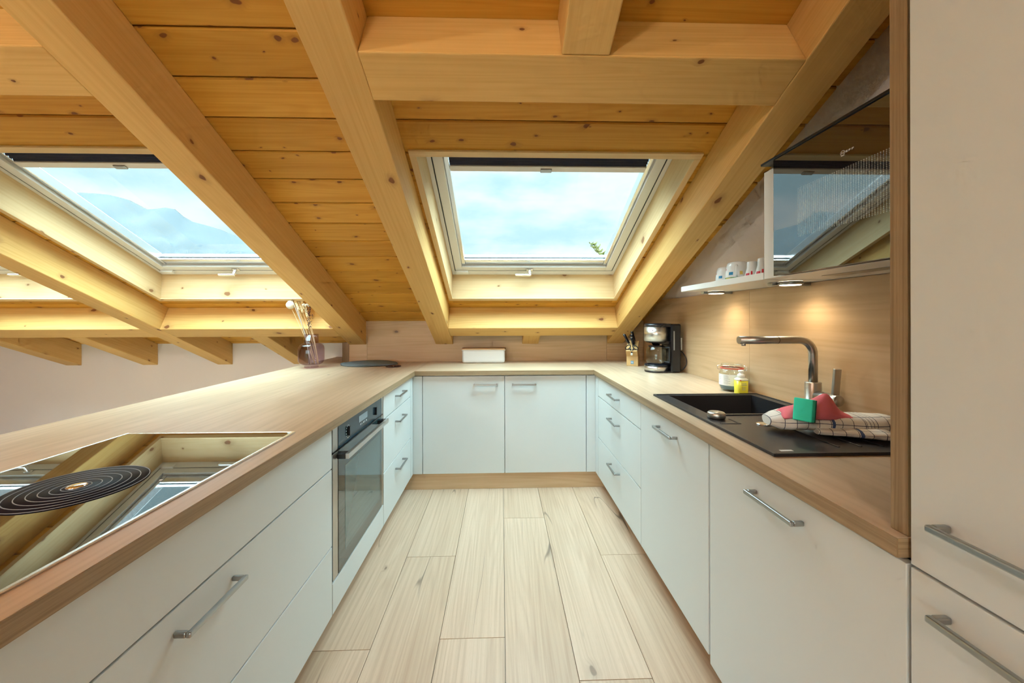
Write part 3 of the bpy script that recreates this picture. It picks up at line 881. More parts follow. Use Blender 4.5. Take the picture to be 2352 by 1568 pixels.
mb.build('sink_slab', 'oak_worktop', wt)
bx(XWR - .0012, XWR, YE, YW + .0, WZ0, WZ1 - .001, 'y').build('shaded_edge_band', 'oak_edge', wt)
bx(XWR, xe, YE - .0012, YE, WZ0, WZ1 - .001, 'x').build('shaded_edge_band', 'oak_edge', wt)
tag(bx(-1.60, -1.58, 0.24, Y_KNEE - .004, 0.0005, WZ0 - .0005, 'z').build('back_panel', 'white_laminate', origin=(-1.59, 2, 0)), 'white back panel of the peninsula towards the living area', 'panel')

# ------------------------------------------------------------------ hob
t = thing('hob', 'black glass induction hob with a steel rim and central round extractor', 'hob', (-0.946, 0.846, ZW))
hx0, hx1, hy0, hy1 = -1.217, -0.677, 0.446, 1.246
mb = MB('y')
zt = ZW + .0045
mb.box(hx0, hx0 + .008, hy0, hy1, ZW + .0002, zt); mb.box(hx1 - .008, hx1, hy0, hy1, ZW + .0002, zt); mb.box(hx0 + .008, hx1 - .008, hy0, hy0 + .008, ZW + .0002, zt); mb.box(hx0 + .008, hx1 - .008, hy1 - .008, hy1, ZW + .0002, zt)
mb.build('rim', 'aluminium_light', t, bevel=.001)
bx(hx0 + .0085, hx1 - .0085, hy0 + .0085, hy1 - .0085, ZW - .03, ZW + .0035).build('glass', 'black_glass', t)
VC = Vector((-0.938, 0.850, ZW + .0036)); VR = 0.118
mb = MB(); mb.lathe([(VR, 0), (VR, .0010), (0, .0010)], VC, 'z', 64); v = mb.build('extractor_grille', 'vent_black', t)
mb = MB()
for k in range(7):
    r = VR * (0.985 - 0.132 * k)
    mb.lathe([(r - .0008, .0009), (r - .0008, .0016), (r + .0008, .0016), (r + .0008, .0009)], VC, 'z', 64, cap=False)
mb.build('grille_rings', 'ring_line', v)
mb = MB(); mb.lathe([(.020, .001), (.014, .005), (.006, .006), (0, .006)], VC, 'z', 24); mb.build('grille_hub', 'chrome', v)
mb = MB(); mb.lathe([(.0035, 0), (.0035, .0006), (0, .0006)], VC + Vector((.155, .03, 0)), 'z', 16); mb.build('printed_mark', 'print_white', t)

# ------------------------------------------------------------------ sink
t = thing('sink', 'black composite sink with bowl and draining board', 'sink', (0.983, 1.373, ZW))
s0, s1, q0, q1 = 0.729, 1.236, 0.978, 1.772
zs = ZW + .006
bowl = [(0.792, 1.392), (1.095, 1.392), (1.135, 1.400), (1.150, 1.430), (1.188, 1.455), (1.188, 1.742), (0.792, 1.742)]
mb = MB('y')
def ring_deck(z):
    # deck faces around the bowl polygon (split by hand into quads)
    P = lambda x, y: (x, y, z)
    mb.face([P(s0, q0), P(s1, q0), P(s1, bowl[0][1]), P(s0, bowl[0][1])])
    mb.face([P(s0, bowl[0][1]), P(bowl[0][0], bowl[0][1]), P(bowl[6][0], bowl[6][1]), P(s0, bowl[6][1])])
    mb.face([P(s0, bowl[6][1]), P(s1, bowl[6][1]), P(s1, q1), P(s0, q1)])
    mb.face([P(bowl[4][0], bowl[4][1]), P(s1, bowl[4][1]), P(s1, bowl[5][1]), P(bowl[5][0], bowl[5][1])])
    mb.face([P(bowl[1][0], bowl[1][1]), P(s1, bowl[1][1]), P(s1, bowl[4][1]), P(bowl[4][0], bowl[4][1]), P(bowl[3][0], bowl[3][1]), P(bowl[2][0], bowl[2][1])])
ring_deck(zs)
for (a, b) in (((s0, q0), (s1, q0)), ((s1, q0), (s1, q1)), ((s1, q1), (s0, q1)), ((s0, q1), (s0, q0))):
    mb.face([(a[0], a[1], ZW + .0003), (b[0], b[1], ZW + .0003), (b[0], b[1], zs), (a[0], a[1], zs)])
zb = ZW - .185
nb = len(bowl)
for i in range(nb):
    a, b = bowl[i], bowl[(i + 1) % nb]
    mb.face([(b[0], b[1], zs), (a[0], a[1], zs), (a[0], a[1], zb), (b[0], b[1], zb)])
mb.face([(p[0], p[1], zb) for p in bowl])
mb.build('basin', 'granite_black', t)
mb = MB('y')     # raised rim and drain flutes
for (a, b, c, d_) in ((s0, s0 + .010, q0, q1), (s1 - .010, s1, q0, q1), (s0 + .01, s1 - .01, q0, q0 + .010), (s0 + .01, s1 - .01, q1 - .010, q1)):
    mb.box(a, b, c, d_, zs, zs + .003)
mb.box(0.80, 1.14, 1.378, 1.390, zs, zs + .004)
for yy, xx in ((1.028, 0.955), (1.028, 1.02), (1.028, 1.085), (1.028, 1.15)):
    mb.box(xx - .003, xx + .003, yy, 1.33, zs, zs + .002)
mb.build('rim', 'granite_black', t, bevel=.001)
mb = MB(); mb.lathe([(.024, 0), (.024, .002), (.018, .003), (0, .003)], (0.905, 1.262, zs), 'z', 24); mb.build('overflow_cap', 'chrome', t)
mb = MB(); mb.box(0.768, 0.803, 1.003, 1.012, zs, zs + .0006); mb.build('badge', 'print_white', t)
mb = MB(); mb.box(0.76, 0.83, 1.268, 1.276, zs, zs + .0012); mb.box(0.822, 0.83, 1.276, 1.33, zs, zs + .0012); mb.build('plug_recess', 'black_matte', t)
mb = MB(); mb.lathe([(.026, 0), (.030, .004), (.030, .019), (.026, .0225), (0, .0225)], (0.787, 1.345, zs + .0003), 'z', 32)
tag(mb.build('sink_plug', 'steel_brushed', origin=(0.787, 1.345, zs)), 'round steel plug knob standing at the front of the sink', 'sink plug')

# ------------------------------------------------------------------ tap
FX, FY = 1.196, 1.398
t = thing('tap', 'brushed steel kitchen tap with a long angular spout', 'tap', (FX, FY, zs))
mb = MB(); mb.lathe([(.029, 0), (.029, .004), (.0265, .005), (.0265, .118), (.0255, .120), (0, .120)], (FX, FY, zs), 'z', 36); mb.build('body', 'steel_brushed', t)
pts = [(FX, FY, zs + .118)]
zt_ = 1.150
R_ = 0.055
for k in range(9):
    a = math.pi / 2 * k / 8
    pts.append((FX - R_ + R_ * math.cos(a), FY, zt_ - R_ + R_ * math.sin(a)))
pts.append((1.030, FY, zt_)); pts.append((0.906, FY, zt_))
mb = MB(); mb.tube(pts, 0.0148, 20); sp = mb.build('spout', 'steel_brushed', t)
mb = MB(); mb.lathe([(.0151, -.0008), (.0151, .0008)], (1.055, FY, zt_), 'x', 24); mb.build('joint_ring', 'black_matte', sp)
mb = MB(); mb.lathe([(.008, 0), (.008, .008), (0, .008)], (0.924, FY, zt_ - .0215), 'z', 16); mb.build('aerator', 'steel_brushed', sp)
mb = MB(); mb.lathe([(.0205, 0), (.0205, .050), (.0200, .051), (.0205, .052), (.0205, .088), (.019, .090), (0, .090)], (FX, FY - .02, zs + .070), Vector((0, -1, 0)), 28); mb.build('valve', 'steel_brushed', t)
fr = (Vector((FX + .004, FY - .090, zs + .086)), EX, Vector((0, .97, .24)), Vector((0, -.10, .995)))
mb = MB(); mb.box(-.012, .012, -.0055, .0055, 0, .098, fr); mb.build('lever', 'steel_brushed', t, bevel=.002)

# ------------------------------------------------------------------ cloths on the draining board
def loft(mb, path, sizes, seg=20, wob=0.0, uoff=0.0):
    rows = []; path = [Vector(p) for p in path]; n = len(path)
    L = [0.0]
    for i in range(1, n): L.append(L[-1] + (path[i] - path[i - 1]).length)
    for i, p in enumerate(path):
        tdir = (path[min(i + 1, n - 1)] - path[max(i - 1, 0)]); tdir.z = 0; tdir.normalize()
        sd = Vector((-tdir.y, tdir.x, 0))
        wdt, h = sizes[i]
        row = []
        for k in range(seg):
            a = 2 * math.pi * k / seg
            ca, sa = math.cos(a), math.sin(a)
            cx = math.copysign(abs(ca) ** 0.75, ca) * wdt; cz = math.copysign(abs(sa) ** 0.8, sa) * h
            ww = 1 + wob * math.sin(3 * a + i * 1.7) + wob * .6 * math.sin(5 * a + i * 0.9)
            row.append(p + sd * cx * ww + EZ * (cz * ww))
        rows.append(row)
    per = [0.0]
    mb.grid(rows, closed_u=True, smooth=True, uvf=lambda i, j: (uoff + L[min(i, n - 1)], j / seg * 0.19 + .004 * i / n), cap=True)
t = thing('tea_towel', 'rolled white checked tea towel lying across the draining board', 'towel', (1.03, 1.12, zs))
mb = MB()
n = 15
path = []; sz = []
for i in range(n):
    f = i / (n - 1)
    path.append((0.872 + .350 * f, 1.205 - .075 * f, zs + .0315 + .004 * math.sin(f * 6.0) + .007 * f))
    e = min(1.0, 0.5 + 0.5 * min(1, f / .12) ** .5) * (1.0 if f < .9 else 1.0 - 2.6 * (f - .9))
    sz.append((.058 * e, (.0270 + .002 * math.sin(f * 9)) * e))
loft(mb, path, sz, 24, .035)
roll = mb.build('roll', 'towel_check', t)
mb = MB()
path = []; sz = []
for i in range(10):
    f = i / 9
    path.append((0.975 + .165 * f, 1.130 - .058 * f, zs + .0165 + .004 * f))
    sz.append((.022 + .020 * f, .0085 + .0045 * f))
loft(mb, path, sz, 20, .06, .06)
mb.build('loose_fold', 'towel_check', t)

def soft_blob(name, mat, label, cat, pts, base, seg=26):
    pass
# pink cloth: a crumpled folded sheet draped over the towel
def pink():
    nu, nv = 26, 18
    rows = []
    zb0 = zs + .048
    for i in range(nv):
        v = i / (nv - 1)
        row = []
        for j in range(nu):
            u = j / (nu - 1)
            x = 0.896 + .205 * u + .010 * math.sin(v * 5)
            y = 1.215 - .075 * v - .025 * u + .006 * math.sin(u * 9)
            crest = math.exp(-((u - .60) / .22) ** 2) * .066 + math.exp(-((u - .22) / .20) ** 2) * .026
            prof = math.sin(math.pi * min(1, max(0, v))) ** 0.7
            edge = min(1.0, u / .06, (1 - u) / .05)
            z = zb0 + .004 + (crest * prof + .006 * prof) * max(.15, edge) + .0035 * math.sin(u * 17 + v * 4) * prof
            row.append((x, y, z))
        rows.append(row)
    mb = MB(); mb.grid(rows)
    o = mb.build('cleaning_cloth', 'cloth_pink', origin=(1.0, 1.17, zs + .05), solid=.004)
    tag(o, 'crumpled pink cleaning cloth lying on the checked towel', 'cloth')
pink()
frs = (Vector((0.925, 1.118, zs + .050)), Vector((.50, -.866, 0)), Vector((.852, .492, -.174)), Vector((.151, .087, .985)))
t = thing('sponge', 'green scouring sponge propped against the pink cloth', 'sponge', frs[0])
mb = MB(); mb.box(-.025, .025, -.011, .013, 0, .068, frs); mb.build('foam', 'sponge_green', t, bevel=.003)
mb = MB(); mb.box(-.025, .025, .0132, .019, .0005, .0675, frs); mb.build('scouring_pad', 'scour_dark', t, bevel=.001)

# ------------------------------------------------------------------ jar and soap
JX, JY = 1.187, 1.889
t = thing('storage_jar', 'clip-top glass jar with paper label and red seal', 'jar', (JX, JY, ZW))
z0 = ZW + .0005
mb = MB(); mb.lathe([(.040, 0), (.054, .006), (.0585, .022), (.0585, .088), (.056, .098), (.050, .104), (.050, .112), (.0475, .112), (.0475, .104), (.053, .096), (.0555, .087), (.0555, .023), (.050, .008), (0, .006)], (JX, JY, z0), 'z', 40); mb.build('body', 'clear_glass', t)
mb = MB(); mb.lathe([(0, .008), (.050, .010), (.0550, .023), (.0550, .072), (0, .074)], (JX, JY, z0), 'z', 32, cap=False); mb.build('contents', 'tablets_blue', t)
mb = MB(); rows = []
for k in range(25):
    a = math.radians(158 + 122 * k / 24)
    rows.append([(JX + .0592 * math.cos(a), JY + .0592 * math.sin(a), z0 + .030), (JX + .0592 * math.cos(a), JY + .0592 * math.sin(a), z0 + .086)])
mb.grid(rows); lb = mb.build('paper_label', 'plastic_white', t)
mb = MB()
for col_, (a0, a1) in enumerate(((166, 186), (200, 232))):
    for li in range(9 if col_ else 5):
        zz = z0 + .079 - li * (.0052 if col_ else .009)
        aa1 = a1 - random.uniform(0, 14)
        rows = []
        for k in range(8):
            a = math.radians(a0 + (aa1 - a0) * k / 7)
            rows.append([(JX + .0595 * math.cos(a), JY + .0595 * math.sin(a), zz), (JX + .0595 * math.cos(a), JY + .0595 * math.sin(a), zz + .0012)])
        mb.grid(rows)
mb.build('printed_lines', 'print_grey', lb)
mb = MB(); mb.lathe([(.046, .1125), (.053, .1125), (.0545, .1150), (.053, .1175), (.046, .1175)], (JX, JY, z0), 'z', 40, cap=False); mb.build('seal', 'rubber_red', t)
mb = MB(); mb.lathe([(.051, .118), (.052, .124), (.049, .130), (.050, .138), (.046, .141), (.040, .138), (0, .138)], (JX, JY, z0), 'z', 40); mb.build('lid', 'clear_glass', t)
mb = MB()
def ringpts(r, z, n=40): return [(JX + r * math.cos(2 * math.pi * k / n), JY + r * math.sin(2 * math.pi * k / n), z) for k in range(n)]
mb.tube(ringpts(.0525, z0 + .1065), .0014, 8, closed=True); mb.tube(ringpts(.0515, z0 + .129), .0014, 8, closed=True)
for (dx, dy) in ((-.86, .5), (.80, -.6)):
    bx_, by_ = JX + .053 * dx, JY + .053 * dy
    for sd in (-.007, .007):
        px, py = -dy * sd, dx * sd
        mb.tube([(bx_ + px, by_ + py, z0 + .129), (bx_ + px + .014 * dx, by_ + py + .014 * dy, z0 + .122), (bx_ + px + .012 * dx, by_ + py + .012 * dy, z0 + .106), (bx_ + px, by_ + py, z0 + .1065)], .0013, 8)
mb.build('wire_clip', 'chrome', t)
PX, PY = 1.178, 1.801
t = thing('soap_bottle', 'small bottle of yellow washing-up liquid in front of the jar', 'bottle', (PX, PY, ZW))
def sq(r, h0, h1, nm, mat, rt, par=None, z=z0):
    mb = MB(); rows = []
    for (rr, h) in r:
        row = []
        for k in range(32):
            a = 2 * math.pi * k / 32
            ca, sa = math.cos(a), math.sin(a)
            row.append((PX + rr * math.copysign(abs(ca) ** .6, ca), PY + rr * .86 * math.copysign(abs(sa) ** .6, sa), z + h))
        rows.append(row)
    mb.grid(rows, closed_u=True, cap=True)
    return mb.build(nm, mat, t)
sq([(.026, 0), (.0275, .002), (.0275, .066)], 0, 0, 'body', 'soap_yellow', 0)
sq([(.0275, .0662), (.0275, .071), (.022, .077), (.017, .079)], 0, 0, 'shoulder', 'soap_clear', 0)
mb = MB(); mb.lathe([(.0165, .079), (.0165, .094), (.013, .097), (.0085, .099), (.0085, .104), (.0125, .109), (.0130, .112), (.011, .116), (0, .117)], (PX, PY, z0), 'z', 28); mb.build('pump_cap', 'plastic_white', t)
mb = MB()
for li, (w0, w1, zz, th) in enumerate(((-.020, .004, .052, .0022), (-.020, .006, .045, .0026), (-.018, .000, .036, .0012), (-.018, .002, .031, .0012), (-.018, -.002, .026, .0012), (-.018, .001, .021, .0012))):
    mb.box(PX + w0 + .006, PX + w1 + .006, PY - .0245, PY - .0238, z0 + zz, z0 + zz + th)
mb.build('printed_lines', 'print_grey', t)
mb = MB(); mb.lathe([(.0035, 0), (.0035, .0006), (0, .0006)], (PX - .018, PY - .0236, z0 + .0685), Vector((0, -1, 0)), 14); mb.build('logo_dot', 'rubber_red', t)

# ------------------------------------------------------------------ coffee maker
CX, CY = 1.080, 2.575
t = thing('coffee_maker', 'black and steel filter coffee maker on the right worktop', 'coffee maker', (1.09, CY, ZW))
mb = MB('z'); mb.box(1.150, 1.222, CY - .078, CY + .078, z0, ZW + .334); mb.build('tower', 'black_plastic', t, bevel=.012, seg=3)
mb = MB('z'); mb.box(1.168, 1.175, CY - .0790, CY - .0780, ZW + .155, ZW + .285); mb.build('water_gauge', 'print_grey', t)
mb = MB(); mb.lathe([(.074, 0), (.0785, .003), (.0785, .010), (.0775, .012)], (CX, CY, z0), 'z', 48); mb.box(CX, 1.152, CY - .074, CY + .074, z0 + .001, z0 + .012); mb.build('foot', 'black_plastic', t)
mb = MB(); mb.lathe([(.0785, .012), (.0785, .042)], (CX, CY, z0), 'z', 48); mb.build('base_band', 'steel', t)
mb = MB(); mb.lathe([(.0785, .0422), (.0785, .050), (.074, .054), (0, .055)], (CX, CY, z0), 'z', 48); mb.build('hot_plate', 'black_plastic', t)
mb = MB(); mb.lathe([(.0795, .214), (.0795, .312)], (CX, CY, z0), 'z', 48); bw = mb.build('filter_band', 'steel', t)
mb = MB(); mb.box(CX - .052, CX - .046, CY - .0655, CY - .064, z0 + .286, z0 + .293); mb.build('logo', 'black_plastic', bw)
mb = MB(); mb.lathe([(.0795, .3122), (.0800, .324), (.076, .334), (.060, .337), (0, .337)], (CX, CY, z0), 'z', 48); mb.box(CX, 1.152, CY - .074, CY + .074, z0 + .3125, z0 + .334); mb.build('lid', 'black_plastic', t)
mb = MB(); mb.lathe([(0, .182), (.022, .184), (.030, .200), (.066, .204), (.074, .2138)], (CX, CY, z0), 'z', 40); mb.box(CX, 1.152, CY - .05, CY + .05, z0 + .196, z0 + .2135); mb.build('drip_head', 'black_plastic', t)
jg = thing('coffee_jug', 'glass coffee jug on the hot plate of the coffee maker', 'jug', (CX, CY, z0 + .056))
zj = z0 + .0555
mb = MB(); mb.lathe([(.058, .0), (.064, .006), (.0665, .03), (.0665, .085), (.060, .108), (.050, .118), (.050, .124), (.0485, .124), (.0485, .117), (.0585, .107), (.065, .085), (.065, .03), (.0625, .008), (0, .004)], (CX, CY, zj), 'z', 40); mb.build('bowl', 'jug_glass', jg)
mb = MB(); mb.lathe([(.0505, .1185), (.0515, .1185), (.0515, .124), (.0505, .1255), (.0, .1255)], (CX, CY, zj), 'z', 36); mb.build('lid', 'black_plastic', jg)
mb = MB()
hd = Vector((.62, -.78, 0)).normalized()
for (r0, r1, h0_, h1_) in ((.046, .104, .112, .122), (.092, .104, .022, .112), (.060, .104, .012, .022)):
    fr = (Vector((CX, CY, zj)), hd, Vector((-hd.y, hd.x, 0)), EZ)
    mb.box(r0, r1, -.010, .010, h0_, h1_, fr)
mb.build('handle', 'black_plastic', jg, bevel=.003)
mb = MB()
pts = [(1.222, CY - .03, ZW + .150), (1.240, CY - .05, ZW + .140), (1.254, CY - .075, ZW + .100), (1.250, CY - .085, ZW + .055), (1.232, CY - .07, ZW + .022), (1.2225, CY - .05, ZW + .018)]
sm = []
for i in range(len(pts) - 1):
    p0 = Vector(pts[max(i - 1, 0)]); p1 = Vector(pts[i]); p2 = Vector(pts[i + 1]); p3 = Vector(pts[min(i + 2, len(pts) - 1)])
    for k in range(6):
        f = k / 6
        sm.append(0.5 * ((2 * p1) + (p2 - p0) * f + (2 * p0 - 5 * p1 + 4 * p2 - p3) * f * f + (3 * p1 - p0 - 3 * p2 + p3) * f ** 3))
sm.append(Vector(pts[-1]))
mb.tube(sm, .0034, 8); mb.build('power_cord', 'black_plastic', t)
t = thing('wall_socket', 'white wall socket beside the coffee maker', 'socket', (X_R - .011, 2.62, 1.055))
bx(X_R - .0215, X_R - .0112, 2.566, 2.650, 1.013, 1.097).build('plate', 'plastic_white', t, bevel=.002)
bx(X_R - .0235, X_R - .0215, 2.580, 2.636, 1.027, 1.083).build('insert', 'porcelain', t, bevel=.001)

# ------------------------------------------------------------------ knife block
KO = Vector((1.040, 2.921, z0))
ka = Vector((.90, -.436, 0)).normalized(); kb_ = Vector((.436, .90, 0)).normalized()
KF = (KO, ka, kb_, EZ)
t = thing('knife_block', 'beech knife block with a sloped top beside the coffee maker', 'knife block', KO)
prof = [(-.048, 0), (.085, 0), (.085, .030), (.020, .1950), (-.090, .120), (-.048, .078)]   # (depth b, height z): front is -b
mb = MB('z'); mb._off()
hw = .043
A = [KO + ka * -hw + kb_ * p[0] + EZ * p[1] for p in prof]; B = [KO + ka * hw + kb_ * p[0] + EZ * p[1] for p in prof]
b0 = len(mb.v); mb.v += A + B; n = len(prof)
mb._fc([b0 + i for i in range(n)]); mb._fc([b0 + n + i for i in range(n)][::-1])
for i in range(n):
    j = (i + 1) % n
    mb._fc([b0 + i, b0 + n + i, b0 + n + j, b0 + j])
mb.build('block', 'beech_block', t, bevel=.002)
mb = MB(); mb.box(-.012, .010, -.0492, -.0483, .018, .041, KF); em = mb.build('emblem', 'print_blue', t)
mb = MB()
for xx in (-.0065, .0035): mb.box(xx - .0016, xx + .0016, -.0500, -.0492, .022, .034, KF); mb.box(xx - .0014, xx + .0014, -.0500, -.0492, .0352, .038, KF)
mb.box(-.010, .007, -.0500, -.0492, .0305, .0322, KF)
mb.build('emblem_figures', 'print_white', em)
# handles lean out of the sloped face
sl = (kb_ * .110 + EZ * .075).normalized()            # up the sloped face
nr = (-kb_ * .075 + EZ * .110).normalized()           # out of it
P0 = KO + kb_ * -.090 + EZ * .120
def knife(a, up, L, w_, label):
    o = P0 + ka * a + sl * up
    k = thing('knife', label, 'knife', o, 'knives in the block')
    ax = (nr + ka * (-.34 if a < -.02 else -.14)).normalized(); wd = sl
    fr = (o + ax * .0015, ka, (wd - ax * wd.dot(ax)).normalized(), ax)
    mb = MB(); mb.box(-.006, .006, -w_ * .52, w_ * .52, 0, .010, fr); mb.build('bolster', 'steel', k, bevel=.002)
    rows = []
    for f, ww in ((0, .85), (.1, 1.0), (.35, .82), (.6, .88), (.85, 1.05), (.96, .95), (1.0, .6)):
        c = o + ax * (.0115 + L * f)
        rows.append([c + ka * (.0105 * math.cos(2 * math.pi * q / 14)) + fr[2] * (w_ * .62 * ww * math.sin(2 * math.pi * q / 14)) for q in range(14)])
    mb = MB(); mb.grid(rows, closed_u=True, cap=True); h = mb.build('handle', 'black_plastic', k)
    mb = MB(); c = o + ax * (.0120 + L)
    mb.box(-.0045, .0045, -w_ * .28, w_ * .28, 0, .0025, (c, ka, fr[2], ax)); mb.build('end_cap', 'steel', h)
knife(-.026, .088, .088, .020, 'large knife or steel with a fat black handle, leaning left in the block')
knife(.012, .114, .092, .020, 'topmost black-handled knife at the right of the block')
knife(.012, .086, .086, .018, 'black-handled knife second from the top of the block')
knife(.012, .058, .078, .016, 'lowest black-handled knife, above the scissors')
# scissors in front
t = thing('scissors', 'black-handled kitchen scissors held on the front of the knife block', 'scissors', P0)
so = P0 + sl * .020 + nr * .010
mb = MB()
for sd in (-1, 1):
    pts = []
    for k in range(18):
        a = 2 * math.pi * k / 18
        pts.append(so + ka * (sd * (.027 + .019 * math.cos(a) * 1.0)) + (EZ * .8 - kb_ * .3).normalized() * (.004 + .016 * math.sin(a) - .010 * math.cos(a)) + nr * .006)
    mb.tube(pts, .0036, 8, closed=True)
    mb.tube([so + ka * (sd * .014) + nr * .006, so + ka * (sd * .004) - EZ * .022 + nr * .002, so - EZ * .038 - ka * sd * .003 - kb_ * .0], .0055, 8)
mb.build('handle_loops', 'black_plastic', t)
mb = MB(); mb.box(-.008, .008, -.010, -.006, -.052, -.034, (so, ka, kb_, EZ)); mb.build('blade_stub', 'steel', t, bevel=.001)

# ------------------------------------------------------------------ back worktop: box, mat, trivet
t = thing('storage_box', 'white bread box with a thin wooden lid against the back splashback', 'box', (-0.151, 3.195, ZW))
def rrect(x0, x1, y0, y1, r, n=6):
    P = []
    for (cx, cy, a0) in ((x1 - r, y1 - r, 0), (x0 + r, y1 - r, 90), (x0 + r, y0 + r, 180), (x1 - r, y0 + r, 270)):
        for k in range(n + 1):
            a = math.radians(a0 + 90 * k / n); P.append((cx + r * math.cos(a), cy + r * math.sin(a)))
    return P
BX0, BX1, BY0, BY1 = -0.330, 0.030, 3.128, 3.262
rows = []
for (ins, h, r) in ((.018, 0, .012), (.008, .003, .016), (.003, .010, .018), (.001, .022, .018), (0, .100, .018), (0, .1035, .018), (-.004, .1045, .02), (-.004, .1115, .02)):
    rows.append([(x, y, z0 + h) for x, y in rrect(BX0 + ins, BX1 - ins, BY0 + ins, BY1 - max(ins, 0), r)])
mb = MB(); mb.grid(rows, closed_u=True, cap=True); mb.build('body', 'enamel_white', t)
rows = [[(x, y, z0 + h) for x, y in rrect(BX0 - .003, BX1 + .003, BY0 - .003, BY1, .02)] for h in (.1118, .1225)]
mb = MB('x'); mb.grid(rows, closed_u=True, smooth=False, cap=True); mb.build('lid', 'lid_wood', t)

def mat_disc(cx, cy, rx, ry, z, bulge, ph, label, th=.004):
    rows = []
    for i in range(11):
        r = i / 10; row = []
        for k in range(40):
            a = 2 * math.pi * k / 40
            x, y = cx + rx * r * math.cos(a), cy + ry * r * math.sin(a)
            fx = (x - cx) / rx; fy = (y - cy) / ry
            zz = z + bulge * max(0, .35 + .65 * fy) * (1 - .5 * fx * fx) * .9 + .006 * max(0, math.sin(2.6 * fx + ph)) * max(0, -fy) + .004 * max(0, -fx - .5)
            row.append((x, y, zz))
        rows.append(row)
    mb = MB(); mb.grid(rows, closed_u=True)
    o = mb.build('place_mat', 'felt_grey', origin=(cx, cy, ZW), solid=th)
    return tag(o, label, 'place mat', 'stack of felt place mats')
mat_disc(-1.075, 3.075, .225, .150, ZW + .0035, .006, .2, 'lower oval dark grey felt place mat on the left of the back worktop')
mat_disc(-1.082, 3.080, .224, .150, ZW + .0085, .012, .6, 'upper dark grey felt place mat, slightly warped, topmost of the two')
t = thing('trivet', 'small round dark metal trivet lying in front of the felt mats', 'trivet', (-0.842, 2.932, ZW))
mb = MB()
def circ(c, r, z, n=32): return [(c[0] + r * math.cos(2 * math.pi * k / n), c[1] + r * math.sin(2 * math.pi * k / n), z) for k in range(n)]
mb.tube(circ((-0.842, 2.932), .055, ZW + .005), .0038, 8, closed=True)
for dx in (-.026, .026): mb.tube(circ((-0.842 + dx, 2.932), .021, ZW + .005, 20), .003, 8, closed=True)
mb.build('rings', 'cast_metal', t)
for dx in (-.026, .026):
    mb = MB(); mb.lathe([(.010, 0), (.010, .0035), (.006, .005), (0, .005)], (-0.842 + dx, 2.932, z0), 'z', 16); mb.build('stud', 'chrome', t)

# ------------------------------------------------------------------ vase with dried stems
VX, VY = -1.462, 2.912
t = thing('vase', 'plum-tinted glass vase on the peninsula corner', 'vase', (VX, VY, ZW))
mb = MB()
prof_o = [(.046, 0), (.050, .002), (.050, .014), (.046, .018), (.060, .022), (.080, .032), (.0905, .050), (.092, .075), (.092, .140), (.088, .165), (.074, .183), (.054, .190), (.0505, .194), (.0500, .258)]
prof_i = [(.0480, .258), (.0485, .195), (.052, .187), (.072, .180), (.0855, .163), (.0895, .140), (.0895, .075), (.088, .052), (.078, .036), (.058, .026), (0, .024)]
mb.lathe(prof_o + prof_i, (VX, VY, z0), 'z', 48)
mb.build('body', 'plum_glass', t)
st = thing('dried_stems', 'bunch of dried grasses and seed stems standing in the plum vase', 'dried stems', (VX, VY, ZW + .03))
def stem(base, tip, r, mat, name='stem', bend=.01, par=st):
    b, e = Vector(base), Vector(tip); pts = []
    for k in range(9):
        f = k / 8; pts.append(b.lerp(e, f) + Vector((bend * math.sin(math.pi * f), 0, 0)))
    mb = MB(); mb.tube(pts, [r * (1 - .45 * k / 8) for k in range(9)], 6)
    return mb.build(name, mat, par), pts
zb_ = ZW + .030
heads = []
for (bx0, by0, tx, ty, tz) in ((.040, -.02, -.112, .0, 1.352), (.048, .01, -.078, .02, 1.362), (.030, .03, -.092, .02, 1.335), (.05, .0, -.056, .03, 1.300)):
    o, pts = stem((VX + bx0, VY + by0, zb_), (VX + tx, VY + ty, tz), .0022, 'stem_straw')
    mb = MB()
    dirv = (pts[-1] - pts[-2]).normalized()
    for k in range(11):
        c = pts[-1] + dirv * (-.045 + .0095 * k)
        for q in range(4):
            a = q * math.pi / 2 + k * .8
            mb.ball(c + Vector((math.cos(a) * .0055, math.sin(a) * .0055, 0)), .0052, 6, 4, (1, 1, 1.7))
    mb.build('wheat_ear', 'stem_straw', o)
o, pts = stem((VX + .035, VY - .02, zb_), (VX - .148, VY - .01, 1.325), .0022, 'stem_straw')
mb = MB(); mb.ball(pts[-1] + Vector((-.004, 0, .018)), .031, 16, 12); mb.lathe([(.006, 0), (.016, -.010), (.020, -.004), (.0, .004)], pts[-1] + Vector((-.004, 0, .052)), 'z', 12); mb.build('poppy_pod', 'pod_white', o)
o, pts = stem((VX + .02, VY + .01, zb_), (VX - .142, VY - .02, 1.400), .0050, 'stem_grey')
o, pts = stem((VX + .01, VY - .03, zb_), (VX - .100, VY - .02, 1.330), .0042, 'stem_grey')
o, pts = stem((VX + .055, VY, zb_), (VX - .045, VY, 1.340), .0022, 'stem_straw')
mb = MB()
for k in range(7): mb.ball(pts[-1] + Vector((.006 + .008 * k - .024, .004 * (k % 3), .006 * math.sin(k * 2.1) + .004)), .0085, 8, 6)
mb.build('flower_head', 'pod_white', o)
o, pts = stem((VX + .002, VY - .03, zb_), (VX - .008, VY - .01, 1.315), .0020, 'seed_dark', bend=-.006)
mb = MB()
for k in range(120):
    f = random.random(); c = pts[-1] + EZ * (-.160 + .185 * f)
    sp_ = .008 + .022 * f
    mb.ball(c + Vector((random.uniform(-sp_, sp_), random.uniform(-sp_, sp_), 0)), random.uniform(.0022, .0034), 6, 4)
sd_ = mb.build('seeds', 'seed_dark', o); sd_['kind'] = 'stuff'

